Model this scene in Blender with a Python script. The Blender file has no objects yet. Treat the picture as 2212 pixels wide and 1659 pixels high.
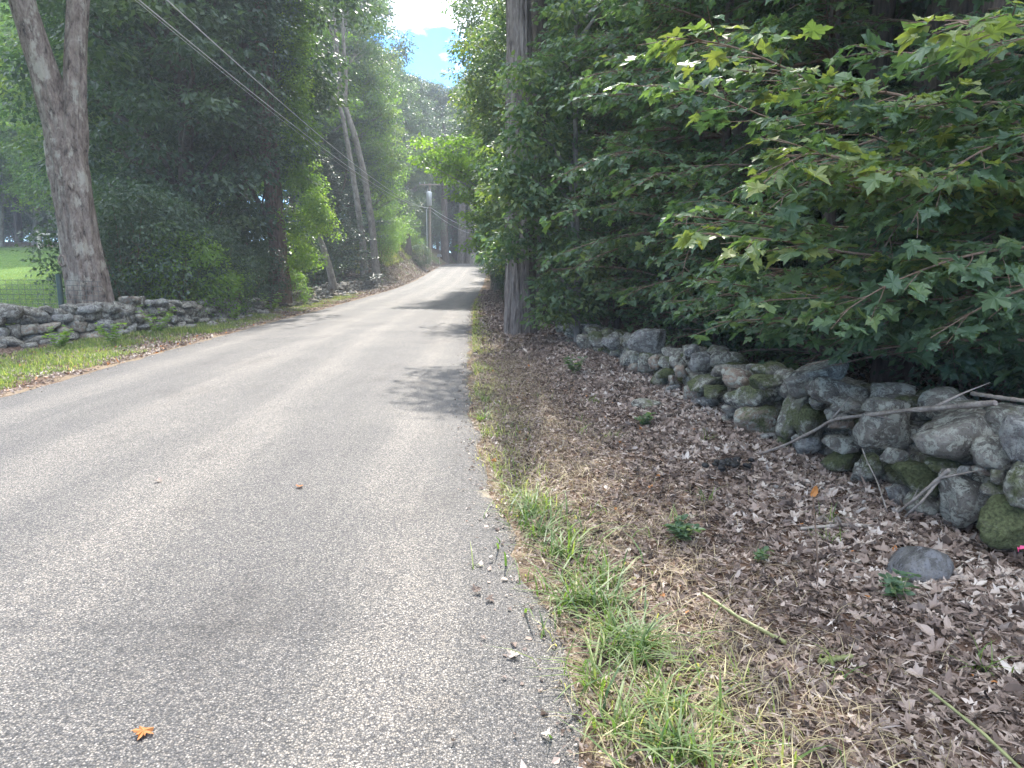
import bpy, math, random
import numpy as np
from mathutils import Vector

R = math.radians
rng = np.random.default_rng(11)
random.seed(5)
sc = bpy.context.scene
col = sc.collection

# ------------------------------------------------------------------ camera
PITCH = 9.4
CAMZ = 1.55
F = 1534.0
cam_d = bpy.data.cameras.new('camera')
cam = bpy.data.objects.new('camera', cam_d)
col.objects.link(cam)
cam.location = (0, 0, CAMZ)
cam.rotation_euler = (R(90 - PITCH), 0, 0)
cam_d.sensor_width = 36
cam_d.lens = 36 * F / 2212
cam_d.clip_end = 3000
cam_d.clip_start = 0.05
sc.camera = cam

# ------------------------------------------------------------------ light
SUN_EL, SUN_AZ = 50.0, 0.3
w = bpy.data.worlds.new('World')
sc.world = w
w.use_nodes = True
nt = w.node_tree
nt.nodes.clear()
N = nt.nodes.new
L = nt.links.new
wo = N('ShaderNodeOutputWorld')
bg = N('ShaderNodeBackground')
sky = N('ShaderNodeTexSky')
sky.sky_type = 'NISHITA'
sky.sun_disc = False
sky.sun_elevation = R(SUN_EL)
sky.sun_rotation = R(SUN_AZ)
sky.air_density = 0.8
sky.dust_density = 0.0
sky.ozone_density = 3.5
bg.inputs['Strength'].default_value = 0.15
tc = N('ShaderNodeTexCoord')
mp = N('ShaderNodeMapping')
mp.inputs['Scale'].default_value = (1, 1, 1.9)
nz = N('ShaderNodeTexNoise')
nz.inputs['Scale'].default_value = 6.5
nz.inputs['Detail'].default_value = 9
nz.inputs['Roughness'].default_value = 0.58
sep = N('ShaderNodeSeparateXYZ')
ma = N('ShaderNodeMath'); ma.operation = 'MULTIPLY_ADD'
ma.inputs[1].default_value = 1.5
ma.inputs[2].default_value = -0.375
ad = N('ShaderNodeMath'); ad.operation = 'ADD'
cr = N('ShaderNodeValToRGB')
cr.color_ramp.elements[0].position = 0.50
cr.color_ramp.elements[1].position = 0.62
L(tc.outputs['Generated'], mp.inputs['Vector'])
L(mp.outputs['Vector'], nz.inputs['Vector'])
L(tc.outputs['Generated'], sep.inputs[0])
L(sep.outputs['Z'], ma.inputs[0])
L(nz.outputs['Fac'], ad.inputs[0])
L(ma.outputs[0], ad.inputs[1])
L(ad.outputs[0], cr.inputs['Fac'])
mix = N('ShaderNodeMixRGB')
mix.inputs['Color2'].default_value = (7.8, 8.5, 9.7, 1)
L(cr.outputs['Color'], mix.inputs['Fac'])
deep = N('ShaderNodeMixRGB'); deep.blend_type = 'MULTIPLY'; deep.inputs['Fac'].default_value = 1
deep.inputs['Color2'].default_value = (.42, .68, 1.0, 1)
L(sky.outputs['Color'], deep.inputs['Color1']); L(deep.outputs['Color'], mix.inputs['Color1'])
L(mix.outputs['Color'], bg.inputs['Color'])
L(bg.outputs[0], wo.inputs['Surface'])

sd = bpy.data.lights.new('sun', 'SUN')
sun = bpy.data.objects.new('sun', sd)
col.objects.link(sun)
sd.energy = 3.1
sd.angle = R(0.55)
sd.color = (1.0, 0.945, 0.86)
sv = Vector((math.sin(R(SUN_AZ)) * math.cos(R(SUN_EL)), math.cos(R(SUN_AZ)) * math.cos(R(SUN_EL)), math.sin(R(SUN_EL))))
sun.rotation_euler = sv.to_track_quat('Z', 'Y').to_euler()
sun.location = sv * 60

sc.view_settings.view_transform = 'Standard'
sc.view_settings.look = 'None'
sc.view_settings.exposure = 1.74
sc.view_settings.gamma = 1
cy = sc.cycles
cy.max_bounces = 7
cy.diffuse_bounces = 4
cy.glossy_bounces = 2
cy.transmission_bounces = 4
cy.volume_bounces = 0
cy.use_denoising = True
cy.use_adaptive_sampling = True
cy.adaptive_threshold = 0.02
cy.sample_clamp_indirect = 6

# ------------------------------------------------------------------ numpy helpers
CP, SP = math.cos(R(PITCH)), math.sin(R(PITCH))
def ray(u, v):
    a, b = u - 1106.0, v - 829.5
    return np.array([a, F * CP - b * SP, -F * SP - b * CP])
def atY(u, v, Y):
    d = ray(u, v)
    return np.array([0, 0, CAMZ]) + d * (Y / d[1])

def hash3(ix, iy, iz, s):
    h = (ix.astype(np.int64) * 374761393 + iy.astype(np.int64) * 668265263 + iz.astype(np.int64) * 2147483647 + s * 974711) & 0x7fffffff
    h = ((h ^ (h >> 13)) * 1274126177) & 0x7fffffff
    h = (h ^ (h >> 16)) & 0xffffff
    return h / float(0xffffff)
def vnoise(p, s=0):
    p = np.asarray(p, float)
    i = np.floor(p)
    f = p - i
    f = f * f * (3 - 2 * f)
    ix, iy, iz = i[..., 0], i[..., 1], i[..., 2]
    r = 0
    for dx in (0, 1):
        wx = f[..., 0] if dx else 1 - f[..., 0]
        for dy in (0, 1):
            wy = f[..., 1] if dy else 1 - f[..., 1]
            for dz in (0, 1):
                wz = f[..., 2] if dz else 1 - f[..., 2]
                r = r + wx * wy * wz * hash3(ix + dx, iy + dy, iz + dz, s)
    return r * 2 - 1
def fbm(p, s=0, o=3):
    p = np.asarray(p, float)
    a, r = 1.0, 0
    for k in range(o):
        r = r + a * vnoise(p, s + k)
        p = p * 2.03 + 7.1
        a *= 0.5
    return r
def n2(x, y, sc_, s=0, o=2):
    x, y = np.broadcast_arrays(np.asarray(x, float), np.asarray(y, float))
    return fbm(np.stack([x * sc_, y * sc_, np.zeros_like(x) + 0.37], -1), s, o)
def smooth(x, a, b):
    t = np.clip((x - a) / (b - a), 0, 1)
    return t * t * (3 - 2 * t)
def norm(v):
    return v / np.maximum(np.linalg.norm(v, axis=-1, keepdims=True), 1e-9)

# ------------------------------------------------------------------ terrain and road shape
ZY = [-60, 0, 15, 30, 45, 52, 59, 67, 75, 81, 87, 93, 100, 115, 140, 400]
ZZ = [0, 0, -0.02, -0.08, 0.02, 0.14, 0.36, 0.74, 1.18, 1.5, 1.76, 1.88, 1.8, 1.2, 0.8, 0.8]
def roadz(y):
    k = [-2.5, -1.2, 0, 1.2, 2.5]
    return sum(np.interp(np.asarray(y, float) + q, ZY, ZZ) for q in k) / 5
LY = [-60, 0, 8.65, 15, 20, 30.7, 40, 50, 59, 72, 87, 95, 105, 120, 400]
LX = [-4.2, -5.85, -6.2, -6.62, -6.95, -7.45, -7.75, -7.95, -8.05, -8.2, -8.3, -8.0, -7.0, -4.0, 60]
RY = [-60, 0, 2.2, 3.4, 5.0, 6.3, 9.3, 16.4, 22, 30.7, 45, 59, 72, 87, 95, 105, 120, 400]
RX = [2.4, 0.52, 0.33, 0.16, -0.13, -0.28, -0.5, -0.92, -1.2, -1.65, -1.95, -2.2, -2.4, -2.5, -2.2, -1.1, 2.0, 66]
def sm(y, A, B):
    k = [-1.0, -0.5, 0, 0.5, 1.0]
    return sum(np.interp(np.asarray(y, float) + q, A, B) for q in k) / 5
def XL(y): return sm(y, LY, LX)
def XR(y): return sm(y, RY, RX)
def wallX(y): return 2.95 - 0.125 * np.minimum(y, 30)   # right wall face
HY = [-60, 17, 30, 45, 56, 70, 85, 100, 140, 400]
HH = [0, 0, 0.75, 1.7, 2.6, 2.9, 2.7, 2.4, 2, 2]
def terr(x, y):
    x = np.asarray(x, float); y = np.asarray(y, float)
    zr = roadz(y)
    dl = XL(y) - x
    dr = x - XR(y)
    s0 = np.interp(y, [40, 56], [3.0, 0.3])
    s1 = np.interp(y, [40, 56], [14, 3.8])
    t = np.clip((dl - s0) / (s1 - s0), 0, 1)
    t = t * t * (3 - 2 * t)
    z = zr + np.interp(y, HY, HH) * t
    off = smooth(np.maximum(dl, dr), 0.02, 0.5)
    z = z + off * (0.035 * n2(x, y, 1.3, 3) + 0.02 * n2(x, y, 5.0, 9) - 0.01)
    z = z - 0.03 * (1 - smooth(np.maximum(dl, dr), -0.35, -0.05))
    # litter heaps up towards the right wall
    z = z + 0.07 * smooth(dr, 1.2, 2.4) * (y < 34)
    z = z + 0.5 * smooth(dr, 6, 40)
    return z

# ------------------------------------------------------------------ mesh builder
class MB:
    def __init__(s):
        s.v = []; s.f = []; s.r = []; s.c = []; s.n = 0; s.sm = []
    def add(s, v, f, rnd=0.5, smooth_=False, aux=0.0):
        v = np.asarray(v, np.float32).reshape(-1, 3)
        f = np.asarray(f, np.int32)
        if f.shape[1] == 4:
            f = np.concatenate([f[:, [0, 1, 2]], f[:, [0, 2, 3]]])
        s.v.append(v)
        s.f.append(f + s.n)
        s.r.append(np.broadcast_to(np.asarray(rnd, np.float32), (len(v),)))
        s.c.append(np.broadcast_to(np.asarray(aux, np.float32), (len(v),)))
        s.sm.append(np.full(len(f), smooth_))
        s.n += len(v)
    def mesh(s, name):
        v = np.concatenate(s.v); f = np.concatenate(s.f)
        me = bpy.data.meshes.new(name)
        me.vertices.add(len(v)); me.vertices.foreach_set('co', v.ravel())
        me.loops.add(f.size); me.loops.foreach_set('vertex_index', f.ravel())
        me.polygons.add(len(f)); me.polygons.foreach_set('loop_start', np.arange(0, f.size, 3, dtype=np.int32))
        me.polygons.foreach_set('use_smooth', np.concatenate(s.sm))
        for nm, dat in (('rnd', s.r), ('aux', s.c)):
            a = me.attributes.new(nm, 'FLOAT', 'POINT')
            a.data.foreach_set('value', np.ascontiguousarray(np.concatenate(dat)))
        me.update(calc_edges=True)
        return me
    def build(s, name, mat, parent=None, loc=None):
        o = bpy.data.objects.new(name, s.mesh(name))
        col.objects.link(o)
        o.data.materials.append(mat)
        if parent: o.parent = parent
        if loc is not None: o.location = loc
        return o

def tag(o, label=None, cat=None, group=None, kind=None):
    if label: o['label'] = label
    if cat: o['category'] = cat
    if group: o['group'] = group
    if kind: o['kind'] = kind
    return o
def empty(name, loc, label, cat, group=None, rz=0):
    o = bpy.data.objects.new(name, None)
    col.objects.link(o)
    o.location = tuple(float(q) for q in loc)
    o.rotation_euler = (0, 0, rz)
    o.empty_display_size = 0.2
    return tag(o, label, cat, group)
def copy_tree(o, parent=None):
    c = o.copy(); col.objects.link(c)
    if parent: c.parent = parent
    for ch in list(o.children): copy_tree(ch, c)
    return c

def tube(mb, pts, rad, seg=8, rnd=0.5, rough=0.0, seed=0, cap=True, flute=0.0):
    pts = np.asarray(pts, float); n = len(pts)
    rad = np.broadcast_to(np.asarray(rad, float), (n,))
    t = norm(np.gradient(pts, axis=0))
    ref = np.array([0.0, 1, 0]) if abs(t[0][1]) < 0.8 else np.array([1.0, 0, 0])
    a = norm(np.cross(t, ref)); b = np.cross(t, a)
    th = np.linspace(0, 2 * math.pi, seg, endpoint=False)
    c, s_ = np.cos(th), np.sin(th)
    rr = rad[:, None] * np.ones(seg)
    if rough > 0:
        q = np.stack([c[None, :] * 2.2 + 0 * rr, s_[None, :] * 2.2 + 0 * rr, pts[:, 2][:, None] * 0.9 + 0 * rr], -1)
        rr = rr * (1 + rough * fbm(q, seed, 3))
        if flute > 0:
            q = np.stack([c[None, :] * 7 + 0 * rr, s_[None, :] * 7 + 0 * rr, pts[:, 2][:, None] * 0.55 + 0 * rr], -1)
            rr = rr * (1 - flute * np.abs(fbm(q, seed + 5, 3)))
    v = pts[:, None, :] + rr[..., None] * (c[None, :, None] * a[:, None, :] + s_[None, :, None] * b[:, None, :])
    i = np.arange(n - 1)[:, None] * seg; j = np.arange(seg)[None, :]; k = (j + 1) % seg
    f = np.stack([i + j, i + k, i + seg + k, i + seg + j], -1).reshape(-1, 4)
    v = v.reshape(-1, 3)
    mb.add(v, f, rnd, True)
    if cap:
        for e, o_ in ((0, 0), (n - 1, (n - 1) * seg)):
            vv = np.concatenate([v[o_:o_ + seg], pts[e][None]])
            ff = np.stack([np.arange(seg), (np.arange(seg) + 1) % seg, np.full(seg, seg)], -1)
            mb.add(vv, ff, rnd, False)
def box(mb, c, s_, rnd=0.5):
    c = np.asarray(c, float); h = np.asarray(s_, float) / 2
    v = np.array([[x, y, z] for x in (-1, 1) for y in (-1, 1) for z in (-1, 1)]) * h + c
    f = [[0, 1, 3, 2], [4, 6, 7, 5], [0, 4, 5, 1], [2, 3, 7, 6], [0, 2, 6, 4], [1, 5, 7, 3]]
    mb.add(v, f, rnd)
def curve(p0, d, L_, n=8, droop=0.0, wob=0.0, r=None):
    r = r or rng
    d = norm(np.asarray(d, float)); p = [np.asarray(p0, float)]
    st = L_ / (n - 1)
    for k in range(n - 1):
        d = norm(d + np.array([0, 0, -droop * st]) + r.normal(0, wob, 3) * st)
        p.append(p[-1] + d * st)
    return np.array(p)
def resample(p, n):
    p = np.asarray(p, float)
    s_ = np.concatenate([[0], np.cumsum(np.linalg.norm(np.diff(p, axis=0), axis=1))])
    t = np.linspace(0, s_[-1], n)
    # smooth Catmull-like: interpolate linearly then relax
    q = np.stack([np.interp(t, s_, p[:, k]) for k in range(3)], -1)
    for _ in range(2):
        q[1:-1] = (q[:-2] + 2 * q[1:-1] + q[2:]) / 4
    return q

# ------------------------------------------------------------------ leaves
def star(half, cen):
    half = np.array(half, float)
    left = half[1:-1][::-1] * np.array([-1, 1])
    out = np.concatenate([half, left])
    v = np.concatenate([[cen], out])
    n = len(out)
    f = np.stack([np.zeros(n, int), 1 + np.arange(n), 1 + (np.arange(n) + 1) % n], -1)
    return v, f
LEAF_HI = star([(0, 0), (.17, .05), (.40, -.03), (.36, .10), (.33, .20), (.50, .24), (.64, .46), (.50, .46), (.44, .52), (.23, .47), (.29, .66), (.16, .68), (.12, .78), (0, 1)], (0, .33))
LEAF_MID = star([(0, 0), (.42, -.02), (.31, .2), (.64, .46), (.24, .48), (.26, .68), (0, 1)], (0, .33))
LEAF_OVAL = star([(0, 0), (.2, .15), (.29, .45), (.17, .8), (0, 1)], (0, .45))
LEAF_LO = (np.array([(0, 0), (.36, .42), (0, 1), (-.36, .42)], float), np.array([[0, 1, 2], [0, 2, 3]]))
def add_leaves(mb, pos, t, n, size, rnd, tpl, curl=0.25, fold=0.12, aux=0.0, flip=False):
    tv, tf = tpl
    M = len(pos)
    if M == 0: return
    t = norm(t); n = n - (n * t).sum(-1, keepdims=True) * t; n = norm(n)
    sd_ = np.cross(t, n)
    size = np.broadcast_to(np.asarray(size, float), (M,))
    cu = curl * (rng.uniform(0.2, 1.6, M) if not flip else rng.normal(0, .9, M)); fo = fold * rng.uniform(-0.5, 1.8, M)
    x, y = tv[:, 0], tv[:, 1]
    z = -cu[:, None] * (y ** 2)[None] + fo[:, None] * np.abs(x)[None] * 1.6
    xs_ = rng.uniform(.72, 1.08, M); xx = x[None] * xs_[:, None]
    if len(tv) > 6:
        z = z + rng.normal(0, .045, z.shape) + (xx * y[None]) * rng.normal(0, .35, M)[:, None]
        xx = xx + rng.normal(0, .022, z.shape) + (y[None] ** 2) * rng.normal(0, .08, M)[:, None]
    v = pos[:, None] + size[:, None, None] * (xx[..., None] * sd_[:, None] + y[None, :, None] * t[:, None] + z[..., None] * n[:, None])
    K = len(tv)
    f = (tf[None] + (np.arange(M) * K)[:, None, None]).reshape(-1, 3)
    mb.add(v.reshape(-1, 3), f, np.repeat(np.broadcast_to(rnd, (M,)), K), False, np.repeat(np.broadcast_to(aux, (M,)), K))

def spray(lb, wb, limb, r0, size, tpl, twig_len=0.6, ds=0.11, ls=0.075, start=0.15, tone=0.5, density=1.0, droop=0.5, org=None):
    """a limb with twigs on both sides and leaves along them"""
    limb = np.asarray(limb, float)
    L_ = np.linalg.norm(np.diff(limb, axis=0), axis=1).sum()
    n = max(4, int(L_ / 0.1)); limb = resample(limb, n)
    tube(wb, limb, np.linspace(r0, 0.003, n), 6, 0.5)
    T = norm(np.gradient(limb, axis=0))
    s_ = start * L_
    side = 1
    P, TT, NN, S, RR = [], [], [], [], []
    while s_ < L_:
        k = min(n - 1, int(s_ / L_ * (n - 1)))
        fr = s_ / L_
        p = limb[k]; t = T[k]
        up = np.array([0, 0, 1.0]); sdv = norm(np.cross(t, up)) * side
        tl = twig_len * (0.35 + 0.65 * math.sin(math.pi * min(1, (1.05 - fr) * 0.9 + 0.05))) * rng.uniform(0.6, 1.25)
        d = norm(t * rng.uniform(0.6, 1.1) + sdv * rng.uniform(0.6, 1.1) + up * rng.uniform(-0.25, 0.3))
        m = max(3, int(tl / 0.08))
        tw = curve(p, d, tl, m, droop, 0.5)
        if org is not None:
            e_ = tw[-1] + org
            if e_[2] < 1.0 and e_[0] < wallX(e_[1]) + .6:
                s_ += ds; side = -side; continue
        tube(wb, tw, np.linspace(0.0035 + 0.002 * tl, 0.0015, m), 4, 0.5, cap=False)
        tt = norm(np.gradient(tw, axis=0))
        cnt = max(3, int(tl / ls * density))
        idx = rng.uniform(0.15, 1.0, cnt) * (m - 1)
        ii = np.minimum(idx.astype(int), m - 2); fr_ = (idx - ii)[:, None]
        pp = tw[ii] * (1 - fr_) + tw[ii + 1] * fr_
        td = tt[ii]
        sg = rng.choice([-1.0, 1.0], cnt)[:, None]
        sv_ = np.cross(td, up) * sg
        ld = norm(td * rng.uniform(0.2, 1.0, (cnt, 1)) + sv_ * rng.uniform(0.3, 1.1, (cnt, 1)) + np.array([0, 0, -1.0]) * rng.uniform(-0.05, 0.42, (cnt, 1)))
        pp = pp + ld * rng.uniform(0.02, 0.07, (cnt, 1))
        nn = np.array([0, 0, 1.0]) + rng.normal(0, 0.30, (cnt, 3))
        P.append(pp); TT.append(ld); NN.append(nn)
        S.append(size * rng.uniform(0.4, 1.2, cnt)); RR.append(np.clip(tone + rng.normal(0, 0.17, cnt), 0, 1))
        side = -side
        s_ += ds * rng.uniform(0.7, 1.3)
    if P:
        add_leaves(lb, np.concatenate(P), np.concatenate(TT), np.concatenate(NN), np.concatenate(S), np.concatenate(RR), tpl)

def clumps(lb, centers, radii, per, size, tpl, flat=0.45, tone=0.5, jit=0.2, droop=0.35, tones=None):
    centers = np.asarray(centers, float); K = len(centers)
    radii = np.broadcast_to(radii, (K,))
    per = np.broadcast_to(per, (K,)).astype(int)
    idx = np.repeat(np.arange(K), per)
    M = len(idx)
    d = norm(rng.normal(0, 1, (M, 3))) * (rng.uniform(0, 1, (M, 1)) ** 0.45)
    d[:, 2] *= flat
    p = centers[idx] + d * radii[idx][:, None]
    out = d.copy(); out[:, 2] = 0
    t = norm(norm(out + rng.normal(0, 0.35, (M, 3)) * 0.7) + np.array([0, 0, -1.0]) * rng.uniform(-0.1, 2 * droop, (M, 1)))
    n = np.array([0, 0, 1.0]) + 0.5 * out + rng.normal(0, 0.45, (M, 3))
    ct = (rng.normal(0, jit, K) if tones is None else tones)[idx]
    add_leaves(lb, p, t, n, size * rng.uniform(0.6, 1.25, M), np.clip(tone + ct + rng.normal(0, 0.12, M), 0, 1), tpl)

# ------------------------------------------------------------------ materials
def newmat(name):
    m = bpy.data.materials.new(name); m.use_nodes = True
    nt = m.node_tree; nt.nodes.clear()
    return m, nt, nt.nodes.new, nt.links.new
def ramp(N, stops, interp='LINEAR'):
    r = N('ShaderNodeValToRGB'); e = r.color_ramp.elements
    r.color_ramp.interpolation = interp
    while len(e) > 1: e.remove(e[-1])
    e[0].position = stops[0][0]; e[0].color = (*stops[0][1], 1)
    for p, c in stops[1:]:
        k = e.new(p); k.color = (*c, 1)
    return r
def attr(N, nm):
    a = N('ShaderNodeAttribute'); a.attribute_name = nm
    return a
def noise(N, L, sc_, det=4, rough=0.55, coord=None, scale3=None, dist=0):
    n = N('ShaderNodeTexNoise'); n.inputs['Scale'].default_value = sc_
    n.inputs['Detail'].default_value = det; n.inputs['Roughness'].default_value = rough
    n.inputs['Distortion'].default_value = dist
    if coord is not None:
        if scale3:
            m = N('ShaderNodeMapping'); m.inputs['Scale'].default_value = scale3
            L(coord, m.inputs['Vector']); coord = m.outputs['Vector']
        L(coord, n.inputs['Vector'])
    return n
def leaf_mat(name, stops, trans=0.42, tgain=2.2, rough=0.42, spec=0.4, tint=(1.15, 1.25, 0.45)):
    m, nt, N, L = newmat(name)
    o = N('ShaderNodeOutputMaterial'); a = attr(N, 'rnd'); r = ramp(N, stops)
    L(a.outputs['Fac'], r.inputs['Fac'])
    p = N('ShaderNodeBsdfPrincipled'); p.inputs['Roughness'].default_value = rough
    p.inputs['Specular IOR Level'].default_value = spec
    L(r.outputs['Color'], p.inputs['Base Color'])
    t = N('ShaderNodeBsdfTranslucent')
    g = N('ShaderNodeMixRGB'); g.blend_type = 'MULTIPLY'; g.inputs['Fac'].default_value = 1
    g.inputs['Color2'].default_value = (tint[0] * tgain, tint[1] * tgain, tint[2] * tgain, 1)
    L(r.outputs['Color'], g.inputs['Color1']); L(g.outputs['Color'], t.inputs['Color'])
    mx = N('ShaderNodeMixShader'); mx.inputs['Fac'].default_value = trans
    L(p.outputs[0], mx.inputs[1]); L(t.outputs[0], mx.inputs[2]); L(mx.outputs[0], o.inputs['Surface'])
    return m
M = {}
M['maple'] = leaf_mat('maple_leaf_green', [(0, (.056, .096, .066)), (.45, (.080, .134, .080)), (.72, (.115, .17, .078)), (1, (.20, .22, .08))], trans=.36, tgain=1.9, rough=.48, spec=.4)
M['maple_far'] = leaf_mat('maple_leaf_mid', [(0, (.050, .09, .06)), (.5, (.078, .128, .070)), (1, (.16, .195, .075))], trans=.36, tgain=1.9)
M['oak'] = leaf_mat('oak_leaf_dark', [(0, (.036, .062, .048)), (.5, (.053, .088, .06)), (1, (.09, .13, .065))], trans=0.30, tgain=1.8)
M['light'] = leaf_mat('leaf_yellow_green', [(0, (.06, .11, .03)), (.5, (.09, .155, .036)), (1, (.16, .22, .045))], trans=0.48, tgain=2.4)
M['needle'] = leaf_mat('conifer_needles', [(0, (.022, .048, .03)), (1, (.045, .085, .045))], trans=0.15, tgain=1.4)
M['grass'] = leaf_mat('grass_blades', [(0, (.05, .095, .035)), (.4, (.11, .165, .05)), (.65, (.20, .23, .08)), (1, (.44, .38, .22))], trans=0.4, tgain=1.8, rough=0.5)
M['drygrass'] = leaf_mat('dry_grass', [(0, (.22, .17, .10)), (1, (.45, .38, .24))], trans=0.25, tgain=1.2, rough=0.7, tint=(1, 1, .8))
M['litter'] = leaf_mat('brown_leaf_litter', [(0, (.05, .036, .030)), (.25, (.145, .105, .086)), (.55, (.29, .222, .185)), (.8, (.43, .355, .305)), (.95, (.54, .48, .43)), (.96, (.33, .13, .05)), (1, (.42, .18, .05))], trans=0.12, tgain=1.1, rough=0.6, spec=.3, tint=(1, 1, .9))

def bark_mat(name, c0, c1, c2, sx=9, sz=1.6, lich=None, bump=0.5, lich_t=.58):
    m, nt, N, L = newmat(name)
    o = N('ShaderNodeOutputMaterial'); p = N('ShaderNodeBsdfPrincipled'); p.inputs['Roughness'].default_value = .9
    p.inputs['Specular IOR Level'].default_value = .15
    tc = N('ShaderNodeTexCoord')
    n = noise(N, L, 1, 8, .65, tc.outputs['Object'], (sx, sx, sz), dist=.6)
    n3 = noise(N, L, 1, 6, .6, tc.outputs['Object'], (sx * 4, sx * 4, sz * 5))
    ad = N('ShaderNodeMath'); ad.operation = 'MULTIPLY_ADD'; ad.inputs[1].default_value = .35
    L(n3.outputs['Fac'], ad.inputs[0]); L(n.outputs['Fac'], ad.inputs[2])
    r = ramp(N, [(.46, c0), (.64, c1), (.86, c2)])
    L(ad.outputs[0], r.inputs['Fac'])
    c = r.outputs['Color']
    if lich:
        n2_ = noise(N, L, 1, 8, .7, tc.outputs['Object'], (3.2, 3.2, 1.6))
        rr = ramp(N, [(lich_t, (0, 0, 0)), (lich_t + .07, (1, 1, 1))])
        L(n2_.outputs['Fac'], rr.inputs['Fac'])
        mx = N('ShaderNodeMixRGB'); L(rr.outputs['Color'], mx.inputs['Fac']); L(c, mx.inputs['Color1']); mx.inputs['Color2'].default_value = (*lich, 1)
        c = mx.outputs['Color']
    L(c, p.inputs['Base Color'])
    b = N('ShaderNodeBump'); b.inputs['Strength'].default_value = min(1, bump); b.inputs['Distance'].default_value = .09
    L(ad.outputs[0], b.inputs['Height']); L(b.outputs[0], p.inputs['Normal'])
    L(p.outputs[0], o.inputs['Surface'])
    return m
M['bark_old'] = bark_mat('bark_old_maple', (.03, .024, .021), (.20, .155, .13), (.34, .285, .24), 9, 3.2, lich=(.40, .36, .30), bump=1, lich_t=.53)
M['bark_oak'] = bark_mat('bark_furrowed', (.025, .022, .02), (.16, .135, .12), (.34, .30, .27), 13, 1.3, bump=1.0)
M['bark_dark'] = bark_mat('bark_dark', (.03, .025, .022), (.085, .068, .058), (.15, .12, .10), 10, 1.6)
M['bark_grey'] = bark_mat('bark_smooth_grey', (.09, .08, .07), (.19, .17, .15), (.30, .28, .25), 5, 2.5, bump=.25)
M['twig'] = bark_mat('twig_bark', (.09, .06, .045), (.16, .11, .08), (.24, .18, .14), 20, 20, bump=.1)
M['deadwood'] = bark_mat('dead_branch_bark', (.13, .11, .10), (.26, .22, .19), (.38, .34, .30), 14, 14, bump=.3)
M['reddish'] = bark_mat('bark_reddish', (.05, .03, .025), (.14, .09, .07), (.24, .17, .14), 12, 2)

def rock_mat(name, base, moss, lich=(.345, .345, .295), moss_c=(.085, .095, .045), mt=.60):
    m, nt, N, L = newmat(name)
    o = N('ShaderNodeOutputMaterial'); p = N('ShaderNodeBsdfPrincipled'); p.inputs['Roughness'].default_value = .88
    p.inputs['Specular IOR Level'].default_value = .2
    g = N('ShaderNodeNewGeometry'); co = g.outputs['Position']
    n1 = noise(N, L, 7, 10, .72, co)
    r1 = ramp(N, [(.36, tuple(q * .42 for q in base)), (.5, base), (.64, tuple(min(.6, q * 1.6) for q in base))])
    L(n1.outputs['Fac'], r1.inputs['Fac'])
    n2_ = noise(N, L, 16, 10, .78, co, dist=.5)
    r2 = ramp(N, [(.50, (0, 0, 0)), (.535, (1, 1, 1))]); L(n2_.outputs['Fac'], r2.inputs['Fac'])
    mx = N('ShaderNodeMixRGB'); L(r2.outputs['Color'], mx.inputs['Fac']); L(r1.outputs['Color'], mx.inputs['Color1']); mx.inputs['Color2'].default_value = (*lich, 1)
    vs = N('ShaderNodeTexVoronoi'); vs.inputs['Scale'].default_value = 55; L(co, vs.inputs['Vector'])
    rs = ramp(N, [(.12, (.35, .35, .35)), (.3, (1, 1, 1))]); L(vs.outputs['Distance'], rs.inputs['Fac'])
    ms = N('ShaderNodeMixRGB'); ms.blend_type = 'MULTIPLY'; ms.inputs['Fac'].default_value = .6; L(mx.outputs['Color'], ms.inputs['Color1']); L(rs.outputs['Color'], ms.inputs['Color2'])
    mx = ms
    at = attr(N, 'rnd')
    n3 = noise(N, L, 3.5, 9, .75, co)
    ma = N('ShaderNodeMath'); ma.operation = 'MULTIPLY_ADD'; ma.inputs[1].default_value = .42; L(at.outputs['Fac'], ma.inputs[0]); L(n3.outputs['Fac'], ma.inputs[2])
    r3 = ramp(N, [(mt + .14, (0, 0, 0)), (mt + .24, (1, 1, 1))]); L(ma.outputs[0], r3.inputs['Fac'])
    m2 = N('ShaderNodeMixRGB'); L(r3.outputs['Color'], m2.inputs['Fac']); L(mx.outputs['Color'], m2.inputs['Color1'])
    n5 = noise(N, L, 60, 3, .6, co)
    r5 = ramp(N, [(.3, tuple(q * .5 for q in moss_c)), (.7, tuple(q * 1.7 for q in moss_c))]); L(n5.outputs['Fac'], r5.inputs['Fac'])
    L(r5.outputs['Color'], m2.inputs['Color2'])
    L(m2.outputs['Color'], p.inputs['Base Color'])
    n4 = noise(N, L, 28, 8, .7, co)
    b = N('ShaderNodeBump'); b.inputs['Strength'].default_value = 1; b.inputs['Distance'].default_value = .035
    L(n4.outputs['Fac'], b.inputs['Height']); L(b.outputs[0], p.inputs['Normal'])
    L(p.outputs[0], o.inputs['Surface'])
    return m
M['stone'] = rock_mat('fieldstone_lichen', (.175, .16, .14), 1, mt=.57)
M['stone_tan'] = rock_mat('fieldstone_brown', (.25, .19, .15), 1, mt=.64)
M['stone_grey'] = rock_mat('fieldstone_grey', (.165, .157, .15), 1, lich=(.32, .32, .295), mt=.62)
M['stone_left'] = rock_mat('fieldstone_left_wall', (.15, .135, .115), 1, lich=(.33, .32, .28), mt=.68)
M['slate'] = rock_mat('smooth_grey_rock', (.16, .155, .15), 0, lich=(.2, .2, .21), mt=2)

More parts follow.
